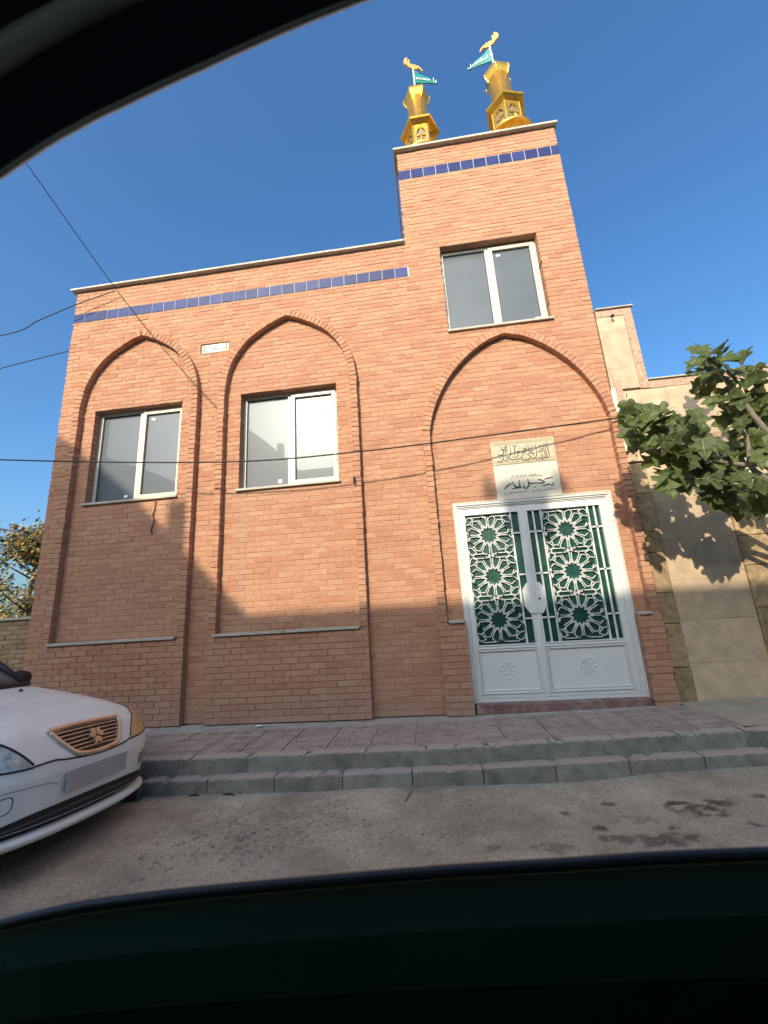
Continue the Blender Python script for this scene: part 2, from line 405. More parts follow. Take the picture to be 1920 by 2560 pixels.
# traced data: calligraphy strokes (width, then x,z points on the tablets), fig leaf and branch positions, emblem outline
STROKES = [[0.004,[1.555,3.064],[1.557,3.015],[1.562,2.902],[1.553,2.861]],[0.0036,[1.534,3.06],[1.532,2.954],[1.535,2.87],[1.524,2.857],[1.511,2.864]],[0.0036,[1.512,3.058],[1.513,2.956],[1.515,2.872],[1.502,2.859],[1.488,2.874]],[0.0032,[1.488,2.874],[1.481,2.91],[1.464,2.884],[1.48,2.861],[1.48,2.84],[1.459,2.85],[1.443,2.865],[1.421,2.847],[1.395,2.842]],[0.0036,[1.448,2.949],[1.479,2.986],[1.499,2.968],[1.483,2.945],[1.448,2.947],[1.431,2.94]],[0.0036,[1.417,3.065],[1.418,2.98],[1.414,2.91],[1.393,2.871],[1.366,2.866],[1.346,2.882],[1.354,2.903]],[0.0028,[1.497,3.039],[1.465,3.018],[1.446,3.042]],[0.0036,[1.388,2.969],[1.363,2.979],[1.348,2.961],[1.37,2.937],[1.389,2.927],[1.348,2.937]],[0.0024,[1.395,3.046],[1.353,3.0]],[0.0036,[1.326,3.058],[1.329,2.99],[1.332,2.937],[1.305,2.927]],[0.0036,[1.304,2.922],[1.327,2.905],[1.331,2.877],[1.294,2.853],[1.25,2.857],[1.234,2.88],[1.243,2.895]],[0.0036,[1.284,2.959],[1.261,2.983],[1.278,3.009],[1.302,2.998],[1.293,2.971],[1.247,2.951],[1.23,2.951]],[0.0036,[1.282,2.945],[1.246,2.921],[1.216,2.889],[1.144,2.876],[1.112,2.879],[1.076,2.897],[1.047,2.872],[1.032,2.87],[1.002,2.904]],[0.0036,[1.009,2.955],[1.014,2.91],[0.981,2.864],[0.949,2.859],[0.948,2.882]],[0.0032,[1.207,2.987],[1.187,2.977],[1.203,2.961],[1.214,2.98],[1.196,2.933],[1.16,2.902],[1.129,2.911],[1.123,2.927]],[0.0036,[1.17,3.05],[1.159,2.994],[1.156,2.923]],[0.0028,[1.144,3.067],[1.16,3.051],[1.201,3.061]],[0.0036,[1.111,3.07],[1.113,3.013],[1.11,2.964],[1.089,2.923],[1.058,2.913],[1.04,2.932]],[0.0032,[1.083,3.058],[1.065,3.068],[1.046,3.049],[1.073,3.039],[1.033,3.022],[1.019,3.023]],[0.0036,[1.033,2.965],[1.071,3.002],[1.025,3.007],[0.996,3.026]],[0.0036,[0.993,3.069],[1.013,3.017],[1.022,2.973],[0.991,2.948],[0.961,2.951],[0.948,2.968]],[0.004,[1.294,3.038],[1.302,3.034]],[0.0032,[1.024,3.055],[1.029,3.043]],[0.0032,[0.966,2.922],[0.979,2.922]],[0.0032,[0.968,2.908],[0.981,2.908]],[0.0032,[0.968,3.014],[0.972,2.998]],[0.0028,[1.325,2.843],[1.308,2.837]],[0.0028,[1.186,2.857],[1.171,2.838]],[0.0028,[1.108,2.851],[1.124,2.846]],[0.0028,[1.273,2.883],[1.266,2.87]],[0.0028,[1.379,2.907],[1.382,2.889]],[0.0024,[1.218,3.02],[1.237,3.021]],[0.0044,[1.567,2.544],[1.542,2.512],[1.563,2.502],[1.522,2.513],[1.499,2.527],[1.491,2.511],[1.468,2.523],[1.459,2.507],[1.435,2.515],[1.416,2.51]],[0.0048,[1.567,2.603],[1.51,2.598],[1.462,2.588]],[0.006,[1.384,2.59],[1.42,2.582],[1.456,2.548],[1.402,2.545],[1.34,2.551]],[0.0079,[1.333,2.501],[1.337,2.493]],[0.006,[1.265,2.609],[1.269,2.569],[1.287,2.552],[1.344,2.551]],[0.0068,[1.267,2.559],[1.269,2.525],[1.232,2.494],[1.207,2.507],[1.208,2.538]],[0.0052,[1.172,2.551],[1.147,2.525],[1.175,2.512],[1.127,2.51],[1.099,2.511]],[0.0048,[1.163,2.605],[1.157,2.536]],[0.0064,[1.078,2.597],[1.102,2.538],[1.127,2.513],[1.066,2.503]],[0.006,[1.072,2.573],[1.036,2.561],[1.004,2.537],[0.973,2.506]],[0.002,[1.441,2.658],[1.431,2.635],[1.411,2.646],[1.37,2.648],[1.363,2.666],[1.348,2.65],[1.335,2.641],[1.324,2.637]],[0.002,[1.339,2.679],[1.335,2.645]],[0.002,[1.323,2.673],[1.317,2.65],[1.302,2.657],[1.291,2.647],[1.273,2.654]],[0.002,[1.306,2.685],[1.305,2.655]],[0.002,[1.251,2.674],[1.244,2.65]],[0.002,[1.241,2.671],[1.234,2.648],[1.22,2.639]],[0.002,[1.217,2.66],[1.205,2.664],[1.19,2.652],[1.17,2.644]],[0.002,[1.159,2.693],[1.152,2.652]],[0.002,[1.142,2.671],[1.133,2.651],[1.113,2.643]],[0.002,[1.109,2.664],[1.094,2.669],[1.082,2.652],[1.066,2.627]],[0.0016,[1.565,2.465],[1.551,2.454],[1.54,2.459]],[0.0016,[1.534,2.469],[1.521,2.46],[1.507,2.447]],[0.0016,[1.502,2.464],[1.489,2.456],[1.478,2.461]],[0.0016,[1.469,2.448],[1.459,2.461],[1.444,2.444]],[0.0016,[1.438,2.446],[1.426,2.446],[1.413,2.446]],[0.0016,[1.409,2.46],[1.396,2.457],[1.382,2.442]],[0.0016,[1.378,2.461],[1.368,2.448],[1.359,2.446],[1.352,2.45]],[0.0016,[1.346,2.455],[1.333,2.454],[1.319,2.438]],[0.0016,[1.312,2.44],[1.309,2.459],[1.302,2.452],[1.294,2.442],[1.289,2.451]],[0.0016,[1.24,2.461],[1.233,2.455],[1.228,2.459],[1.221,2.455],[1.216,2.46]],[0.0016,[1.207,2.446],[1.201,2.464],[1.193,2.464],[1.183,2.45]],[0.0016,[1.177,2.452],[1.168,2.449],[1.16,2.448],[1.154,2.461]],[0.0016,[1.147,2.46],[1.14,2.454],[1.134,2.459],[1.127,2.449],[1.122,2.457]],[0.0016,[1.115,2.454],[1.106,2.45],[1.098,2.449],[1.091,2.459]],[0.0016,[1.084,2.461],[1.076,2.462],[1.068,2.458],[1.058,2.445]],[0.0016,[1.051,2.442],[1.047,2.46],[1.038,2.44],[1.034,2.456],[1.029,2.462]],[0.0016,[1.02,2.446],[1.011,2.441],[1.003,2.439],[0.995,2.445]],[0.0016,[0.991,2.462],[0.982,2.455],[0.972,2.439],[0.964,2.443]]]
FIG_LEAVES = [[2.137,-0.978,2.949],[2.033,-1.054,2.87],[2.299,-0.834,2.978],[2.254,-1.088,2.851],[2.064,-0.884,2.834],[2.177,-0.959,2.823],[2.191,-1.094,2.767],[2.121,-0.897,2.743],[2.273,-1.104,2.766],[2.208,-0.929,2.743],[1.975,-1.089,2.646],[2.323,-1.08,2.746],[2.307,-0.933,2.743],[2.606,-0.756,2.873],[2.525,-1.066,2.705],[2.613,-1.022,2.703],[2.491,-0.844,2.764],[2.658,-0.703,2.771],[2.369,-0.866,2.664],[2.697,-0.945,2.642],[2.748,-0.69,2.726],[2.367,-1.1,2.548],[2.229,-0.742,2.708],[2.201,-0.993,2.576],[2.119,-1.057,2.484],[2.277,-1.068,2.499],[2.615,-0.984,2.522],[2.633,-0.761,2.59],[2.65,-1.04,2.446],[2.336,-0.864,2.502],[2.482,-0.839,2.497],[2.202,-0.956,2.393],[2.375,-0.879,2.404],[2.427,-1.092,2.377],[2.533,-1.094,2.389],[2.661,-1.029,2.377],[2.482,-0.821,2.352],[2.551,-0.932,2.342],[2.269,-0.982,2.256],[2.695,-0.862,2.328],[2.804,-0.921,2.344],[2.879,-0.988,2.395],[2.99,-0.77,2.508],[3.037,-0.812,2.361],[2.412,-1.013,2.207],[2.612,-0.867,2.261],[2.698,-0.889,2.221],[2.94,-0.735,2.299],[3.002,-0.799,2.27],[2.71,-0.993,2.137],[3.018,-0.689,2.182],[2.181,-1.068,2.141],[2.381,-0.936,2.164],[3.104,-0.787,2.215],[2.856,-1.053,2.058],[3.119,-0.905,2.173],[2.965,-1.103,2.031],[2.85,-0.826,2.069],[2.976,-0.784,2.034],[3.039,-0.868,2.004],[3.241,-0.735,2.023],[3.118,-0.982,2.101],[2.767,-0.814,2.141],[2.664,-0.858,2.041],[2.781,-0.865,1.97],[2.872,-0.919,1.889],[3.133,-0.75,1.933],[3.265,-0.704,1.909],[3.098,-0.911,2.439],[3.245,-0.828,2.457],[3.035,-1.093,2.278],[3.109,-0.811,2.517],[2.941,-0.835,3.586],[3.126,-0.683,3.696],[3.246,-0.758,3.64],[2.967,-0.995,3.457],[3.108,-0.95,3.468],[2.957,-0.826,3.477],[2.697,-1.11,3.296],[2.999,-0.917,3.396],[3.075,-1.046,3.353],[3.127,-1.068,3.317],[2.664,-1.094,3.206],[3.014,-0.782,3.413],[2.865,-1.063,3.199],[2.729,-1.011,3.091],[2.887,-0.948,3.188],[3.166,-0.737,3.393],[3.0,-1.085,3.232],[3.186,-0.922,3.258],[2.896,-0.878,3.094],[3.121,-0.731,3.29],[3.185,-0.76,3.292],[3.415,-0.74,3.33],[3.303,-0.997,3.142],[3.153,-0.937,3.16],[2.866,-0.962,2.946],[3.157,-0.731,3.146],[3.277,-0.699,3.177],[3.159,-1.054,3.062],[3.301,-1.042,3.05],[2.968,-1.018,2.928],[3.057,-1.017,2.981],[3.248,-0.907,3.02],[3.401,-0.861,3.067],[2.947,-1.004,2.849],[3.009,-1.118,2.842],[3.248,-0.936,2.887],[3.327,-0.958,2.917],[2.974,-0.871,2.747],[3.235,-0.701,2.961],[3.243,-0.816,2.847],[3.288,-0.893,2.802],[3.411,-0.848,2.862],[3.092,-0.822,2.835],[2.972,-1.096,2.638],[3.347,-0.724,2.749],[3.409,-0.777,2.742],[3.268,-0.735,2.687],[3.357,-0.769,2.648],[3.143,-0.947,2.504],[3.244,-0.944,2.482]]
FIG_BRANCHES = [[[3.708,-0.95,1.817],[3.207,-0.942,2.235],[2.99,-0.933,2.278],[2.705,-0.925,2.389],[2.486,-0.917,2.603],[2.324,-0.908,2.766],[2.209,-0.9,2.848]],[[3.708,-0.95,1.817],[3.308,-0.93,2.567],[3.176,-0.91,2.962],[3.107,-0.89,3.167],[3.062,-0.87,3.349],[3.064,-0.85,3.502]],[[3.66,-0.95,1.656],[3.167,-0.912,2.002],[2.836,-0.875,2.139],[2.577,-0.838,2.324],[2.433,-0.8,2.492]],[[3.708,-0.95,1.817],[3.092,-0.967,2.155],[3.067,-0.983,2.509],[3.027,-1.0,2.816]]]
# ------------------------------------------------------------------ brick mosque
mosque = empty("mosque", (-1.4, 0, 0), "orange brick mosque with three pointed blind arches, a blue tile band and a corner tower", "mosque")
XL, XT, XR = -5.24, 0.02, 2.43
ZL, ZT = 6.385, 8.145
WIN = [(-4.665, -3.32, 2.80, 4.235), (-2.44, -1.08, 2.80, 4.235), (0.523, 1.89, 4.80, 6.235)]
DOOR = (0.345, 2.18, 0.0, 2.365)
TABLET = (0.873, 1.647, 2.365, 3.14)
PLAQUE = (-3.085, -2.655, 4.98, 5.13)
BANDL = (XL, 0.052, 5.812, 5.985)
BANDT = (XT, XR, 7.60, 7.785)
BAYS = [(-4.94, -3.037, -4.845, -3.132, 4.27), (-2.735, -0.775, -2.64, -0.87, 4.27), (0.036, 2.422, 0.138, 2.322, 3.35)]
YB = -0.09
CH = 0.068
holes = WIN + [DOOR, TABLET, PLAQUE, BANDL, BANDT]
plinth_holes = [(BAYS[0][0], BAYS[0][1], 0, .985), (BAYS[1][0], BAYS[1][1], 0, .985), (.036, .345, 0, .985), (2.18, 2.43, 0, .985)]

def grid_minus(x0, x1, z0, z1, hs):
    xs = sorted({x0, x1, *[min(max(v, x0), x1) for h in hs for v in h[:2]]})
    zs = sorted({z0, z1, *[min(max(v, z0), z1) for h in hs for v in h[2:]]})
    for i in range(len(xs) - 1):
        for j in range(len(zs) - 1):
            cx, cz = (xs[i] + xs[i + 1]) / 2, (zs[j] + zs[j + 1]) / 2
            if not any(h[0] < cx < h[1] and h[2] < cz < h[3] for h in hs):
                yield xs[i], xs[i + 1], zs[j], zs[j + 1]

# backing wall with its openings (mortar shows between the bricks)
w = MB()
big = [(h[0] - .012, h[1] + .012, h[2] - .012, h[3] + .012) for h in WIN] + [(DOOR[0] - .012, DOOR[1] + .012, -.01, DOOR[3] + .01), (PLAQUE[0] - .01, PLAQUE[1] + .01, PLAQUE[2] - .01, PLAQUE[3] + .01)]
ins = .012
for reg in ((XL + ins, XR - ins, 0, ZL), (XT + ins, XR - ins, ZL, ZT)):
    for a, b, c, d in grid_minus(*reg, big):
        w.add([(a, .0045, c), (b, .0045, c), (b, .0045, d), (a, .0045, d)], [(0, 1, 2, 3)])
for a, b, c, d in big:
    for q in ([(a, c), (a, d)], [(a, d), (b, d)], [(b, d), (b, c)], [(b, c), (a, c)]):
        (x0, z0), (x1, z1) = q
        w.add([(x0, .006, z0), (x1, .006, z1), (x1, .32, z1), (x0, .32, z0)], [(0, 1, 2, 3)])
    w.add([(a, .32, c), (b, .32, c), (b, .32, d), (a, .32, d)], [(0, 1, 2, 3)])
def shell(x0, x1, z0, z1, yb=4.5):
    w.add([(x0, .006, z0), (x0, yb, z0), (x0, yb, z1), (x0, .006, z1)], [(0, 1, 2, 3)])
    w.add([(x1, .006, z0), (x1, yb, z0), (x1, yb, z1), (x1, .006, z1)], [(3, 2, 1, 0)])
    w.add([(x0, yb, z0), (x1, yb, z0), (x1, yb, z1), (x0, yb, z1)], [(3, 2, 1, 0)])
shell(XL + ins, XT + ins, 0, ZL); shell(XT + ins, XR - ins, 0, ZT, 2.4)
w.add([(XL + ins, .006, ZL - .05), (XT + ins, .006, ZL - .05), (XT + ins, 4.5, ZL - .05), (XL + ins, 4.5, ZL - .05)], [(0, 1, 2, 3)])
w.add([(XT + ins, .006, ZT - .06), (XR - ins, .006, ZT - .06), (XR - ins, 2.4, ZT - .06), (XT + ins, 2.4, ZT - .06)], [(0, 1, 2, 3)])
# mortar cores of the projecting bay frames
for (ox0, ox1, ix0, ix1, zs) in BAYS[:2]:
    w.box(ox0 + .008, ox1 - .008, YB + .008, .006, 0, .962)
    for a, b in ((ox0, ix0), (ix1, ox1)):
        w.box(a + .008, b - .008, YB + .009, .006, .962, zs)
o = BAYS[2]
w.box(o[0] + .008, DOOR[0] - .008, YB + .008, .006, 0, .962); w.box(DOOR[1] + .008, o[1] - .008, YB + .008, .006, 0, .945)
w.box(o[0] + .008, o[2] - .008, YB + .009, .006, .962, o[4]); w.box(o[3] + .008, o[1] - .008, YB + .009, .006, .945, o[4])
w.build("wall", MORTAR, mosque)

# brick layout
bricks = []          # (x0,x1,z0,z1,yf,depth)
def cut(r, hs):
    out = [r]
    for h in hs:
        nxt = []
        for (a, b, c, d) in out:
            if b <= h[0] or a >= h[1] or d <= h[2] or c >= h[3]:
                nxt.append((a, b, c, d)); continue
            if a < h[0]: nxt.append((a, h[0], c, d))
            if b > h[1]: nxt.append((h[1], b, c, d))
            m0, m1 = max(a, h[0]), min(b, h[1])
            if c < h[2]: nxt.append((m0, m1, c, h[2]))
            if d > h[3]: nxt.append((m0, m1, h[3], d))
        out = nxt
    return [q for q in out if q[1] - q[0] > .014 and q[3] - q[2] > .014]

def lay(x0, x1, z0, z1, yf, hs, depth=.12, ch=CH, bl=.21, phase=0.0):
    n = max(1, round((z1 - z0) / ch)); ch = (z1 - z0) / n
    for k in range(n):
        za, zb = z0 + k * ch, z0 + (k + 1) * ch - .0078
        off = (bl / 2 if k % 2 else 0) + phase + random.uniform(-.02, .02)
        x = x0 - off
        wob = random.uniform(-.0015, .0015)
        while x < x1 - .012:
            a, b = max(x, x0), min(x + bl - .0085, x1)
            if x1 - b < .03: b = x1
            if b - a > .012:
                for q in cut((a, b, za, zb), hs):
                    bricks.append((q[0], q[1], q[2] + wob, q[3] + wob, yf, depth))
            x += bl
            if b >= x1: break

lay(XL, XR, 0, ZL, 0.0, holes + plinth_holes)
lay(XT, XR, ZL, ZT, 0.0, holes)
lay(BAYS[0][0], BAYS[0][1], 0.0, .965, YB, [], .1)
lay(BAYS[1][0], BAYS[1][1], 0.0, .965, YB, [], .1)
lay(.036, .345, 0.0, .965, YB, [], .1, phase=.05)
lay(2.18, 2.422, 0.01, .945, YB, [], .1, phase=0.0)

cpos = np.array([0, -5.0, 1.09])
def shows(b):
    a, e, c, d, yf, dep = b
    if e - a < .195 or d - c < .056: return 0
    cx, cz = (a + e) / 2, (c + d) / 2
    if cx < -2.75 and cz < .62: return 0
    if cx < -4.3 and cz < 1.1: return 0
    for (ox0, ox1, ix0, ix1, zs) in BAYS:
        if yf == 0 and cz < zs and (ox0 - .1 < cx < ix0 + .1 or ix1 - .1 < cx < ox1 + .1): return 0
    v = np.array([cx, yf, cz]) - cpos
    dist = np.linalg.norm(v)
    f = v @ np.array([-.1004, .9646, .2436])
    return (abs(v[1]) / dist) / dist ** 2 * (dist / f) ** 3
order = sorted(range(len(bricks)), key=lambda i: -shows(bricks[i]))
single = set(order[:300])
variants = []
for k in range(10):
    b = MB()
    b.rect(-.1008, .1008, -.0298, .0300, 0, .1, .0036, .0012, tint=0.0)
    t = b.build("brick", BRICK, None)
    v = t.data
    for vert in v.vertices:
        vert.co.x += random.uniform(-.0016, .0016); vert.co.z += random.uniform(-.0016, .0016)
    variants.append(v)
    bpy.data.objects.remove(t)
wallmesh = MB()
for i, (a, b, c, d, yf, dep) in enumerate(bricks):
    y = yf + random.gauss(0, .0012)
    if i in single:
        shared("brick", random.choice(variants), ((a + b) / 2, y, (c + d) / 2), mosque,
               (random.gauss(0, .004), random.gauss(0, .004), random.gauss(0, .006)))
    else:
        j = lambda: random.uniform(-.0015, .0015)
        wallmesh.slab([(a + j(), c + j()), (b + j(), c + j()), (b + j(), d + j()), (a + j(), d + j())], y, yf + dep, .0036, .0012)
wallmesh.build("brickwork", BRICK, mosque, kind="stuff")

# header bricks of the jambs
hv = []
for k in range(8):
    b = MB(); b.rect(-.0465, .0465, -.0298, .0298, 0, .09, .0045, .0012, tint=0.0)
    t = b.build("jamb_brick", BRICK, None)
    for vert in t.data.vertices:
        vert.co.x += random.uniform(-.0016, .0016); vert.co.z += random.uniform(-.0012, .0012)
    hv.append(t.data); bpy.data.objects.remove(t)
def jamb(x0, x1, z0, z1):
    n = round((z1 - z0) / CH); ch = (z1 - z0) / n
    for k in range(n):
        shared("jamb_brick", random.choice(hv), ((x0 + x1) / 2 + random.gauss(0, .0022), YB + random.gauss(0, .0015), z0 + (k + .45) * ch), mosque)
# arch rings of soldier bricks
PROF_S = [(0, 0), (.17, -.058), (.40, -.168), (.65, -.335), (.85, -.575), (.955, -.82), (1.0, -1.1)]
PROF_W = [(0, 0), (.19, -.066), (.37, -.18), (.575, -.375), (.75, -.61), (.872, -.85), (.955, -1.075), (1.0, -1.28)]
av = []
for k in range(8):
    b = MB(); b.rect(-.0295, .0295, -.0475, .0475, 0, .092, .0045, .0012, tint=0.0)
    t = b.build("arch_brick", BRICK, None)
    for vert in t.data.vertices:
        vert.co.x += random.uniform(-.0016, .0016); vert.co.z += random.uniform(-.0012, .0012)
    av.append(t.data); bpy.data.objects.remove(t)
for (ox0, ox1, ix0, ix1, zs), prof, apz in ((BAYS[0], PROF_S, 5.365), (BAYS[1], PROF_S, 5.365), (BAYS[2], PROF_W, 4.625)):
    arc_core = MB()
    half = (ix1 - ix0) / 2; cx = (ix0 + ix1) / 2
    zend = apz + prof[-1][1]
    jamb(ox0, ix0, .985, zend); jamb(ix1, ox1, .985, zend)
    for sgn in (-1, 1):
        pts = spline([(cx + sgn * u * half, apz + dz) for u, dz in prof], 14)
        P = np.array(pts)
        T = np.gradient(P, axis=0); T /= np.linalg.norm(T, axis=1)[:, None]
        Nn = np.stack([-T[:, 1], T[:, 0]], 1) * sgn
        if Nn[len(Nn) // 2, 0] * sgn < 0: Nn = -Nn
        C = P + Nn * .0475
        s = np.concatenate([[0], np.cumsum(np.linalg.norm(np.diff(C, axis=0), axis=1))])
        n = round(s[-1] / .066)
        for k in range(n):
            q = (k + .5) / n * s[-1]
            c0 = np.array([np.interp(q, s, C[:, 0]), np.interp(q, s, C[:, 1])])
            tx, tz = np.interp(q, s, T[:, 0]), np.interp(q, s, T[:, 1])
            ang = math.atan2(tz, tx)
            shared("arch_brick", random.choice(av), (c0[0], YB + random.gauss(0, .0012), c0[1]), mosque, (0, -ang, 0))
        for k in range(0, len(P) - 1):
            p, q2 = P[k] + Nn[k] * .008, P[k + 1] + Nn[k + 1] * .008
            r, t2 = P[k + 1] + Nn[k + 1] * .087, P[k] + Nn[k] * .087
            v4 = [p, q2, r, t2]
            arc_core.add([(x, YB + .009, z) for x, z in v4] + [(x, .01, z) for x, z in v4],
                         [(0, 1, 2, 3), (3, 2, 1, 0), (0, 1, 5, 4), (2, 3, 7, 6)])
    arc_core.build("arch_mortar", MORTAR, mosque)

# blue tile bands, copings, ledges
g = MB()
g.box(XL + .004, .05, .0005, .05, BANDL[2] + .002, BANDL[3] - .002); g.box(XT + .004, XR - .004, .0005, .05, BANDT[2] + .002, BANDT[3] - .002)
g.build("tile_grout", GROUT, mosque)
def tiles(x0, x1, z0, z1, pitch):
    x = x0
    while x < x1 - .03:
        b = MB(); e = min(x + pitch - .006, x1)
        b.rect(x + .002, e, z0, z1, -.006 + random.gauss(0, .0012), .03, .003, .0006)
        b.build("blue_tile", TILE, mosque)
        x += pitch
tiles(XL, .05, 5.818, 5.978, .1885); tiles(XT, XR - .002, 7.608, 7.778, .1915)
def copings(x0, x1, z0, z1, y0, y1, n, name="coping_slab", m=STONE):
    for k in range(n):
        a, b = x0 + (x1 - x0) * k / n, x0 + (x1 - x0) * (k + 1) / n - .004
        dz = random.uniform(-.002, .002)
        MB().box(a, b, y0 + random.uniform(-.003, .003), y1, z0 + dz, z1 + dz).build(name, m, mosque, bevel=.004)
copings(-5.31, XT - .004, 6.392, 6.425, -.065, .34, 5)
copings(-.03, 2.47, 8.152, 8.19, -.065, .34, 3)
MB().box(-.028, .0, .345, 2.5, 8.153, 8.188).build("coping_slab", STONE, mosque, bevel=.004)
for x0, x1, za in ((-4.865, -3.145, .967), (-2.665, -.872, .967), (.15, .334, .967), (2.19, 2.335, .948)):
    n = 2 if x1 - x0 > 1 else 1
    copings(x0, x1, za, za + .032, -.118, .004, n, "stone_ledge")

# windows
def window(x0, x1, z0, z1, pane_m, stickers, sill_over=.03):
    f = MB()
    zs = z0 + .034
    t = .042
    f.box(x0, x0 + t, .115, .175, zs, z1); f.box(x1 - t, x1, .115, .175, zs, z1)
    f.box(x0 + t, x1 - t, .115, .175, z1 - t, z1); f.box(x0 + t, x1 - t, .115, .175, zs, zs + t)
    mx = (x0 + x1) / 2 - .01
    f.box(mx - .03, mx + .03, .117, .173, zs + t, z1 - t)
    fr = f.build("window_frame", PVCW, mosque, bevel=.004)
    s = MB(); a, b, c, d = mx + .022, x1 - t + .008, zs + t - .008, z1 - t + .008
    u = .055
    s.box(a, a + u, .098, .15, c, d); s.box(b - u, b, .098, .15, c, d); s.box(a + u, b - u, .098, .15, d - u, d); s.box(a + u, b - u, .098, .15, c, c + u)
    sh = s.build("window_sash", PVC, fr, bevel=.005)
    p = MB(); p.add([(x0 + t, .145, zs + t), (mx - .03, .145, zs + t), (mx - .03, .145, z1 - t), (x0 + t, .145, z1 - t)], [(0, 1, 2, 3)])
    p.build("pane", pane_m, fr)
    p = MB(); p.add([(a + u, .132, c + u), (b - u, .132, c + u), (b - u, .132, d - u), (a + u, .132, d - u)], [(0, 1, 2, 3)])
    p.build("pane", pane_m, fr)
    gk = MB()
    for (q0, q1, q2, q3, yy) in ((x0 + t, mx - .03, zs + t, z1 - t, .1375), (a + u, b - u, c + u, d - u, .127)):
        r = .007
        gk.box(q0, q0 + r, yy, yy + .008, q2, q3); gk.box(q1 - r, q1, yy, yy + .008, q2, q3)
        gk.box(q0 + r, q1 - r, yy, yy + .008, q3 - r, q3); gk.box(q0 + r, q1 - r, yy, yy + .008, q2, q2 + r)
    gk.build("gasket", DARK, fr)
    if True:
        hk = MB(); hk.box(b - u + .016, b - u + .034, .085, .098, (c + d) / 2 - .02, (c + d) / 2 + .06)
    for (sx, sz, sw, sh_) in stickers:
        side = sx > .5
        lx0, lx1 = (a + u, b - u) if side else (x0 + t, mx - .03)
        fx = (sx - .5) * 2 if side else sx * 2
        X = lx0 + fx * (lx1 - lx0); Z = zs + t + sz * (z1 - zs - 2 * t)
        yy = .130 if side else .143
        MB().box(X, X + sw, yy - .001, yy, Z, Z + sh_).build("sticker", LETTER, fr)
    MB().box(x0 - sill_over, x1 + .022, -.035, .20, z0, z0 + .03).build("window_sill", STONE, fr, bevel=.003)
    return fr
window(*WIN[0], PANE, [(.56, .90, .055, .035), (.36, .03, .05, .04)])
window(*WIN[1], PANE, [(.38, .03, .05, .05)])
window(*WIN[2], PANE2, [(.55, .90, .06, .03), (.41, .005, .06, .035), (.93, .03, .07, .05)], .012)
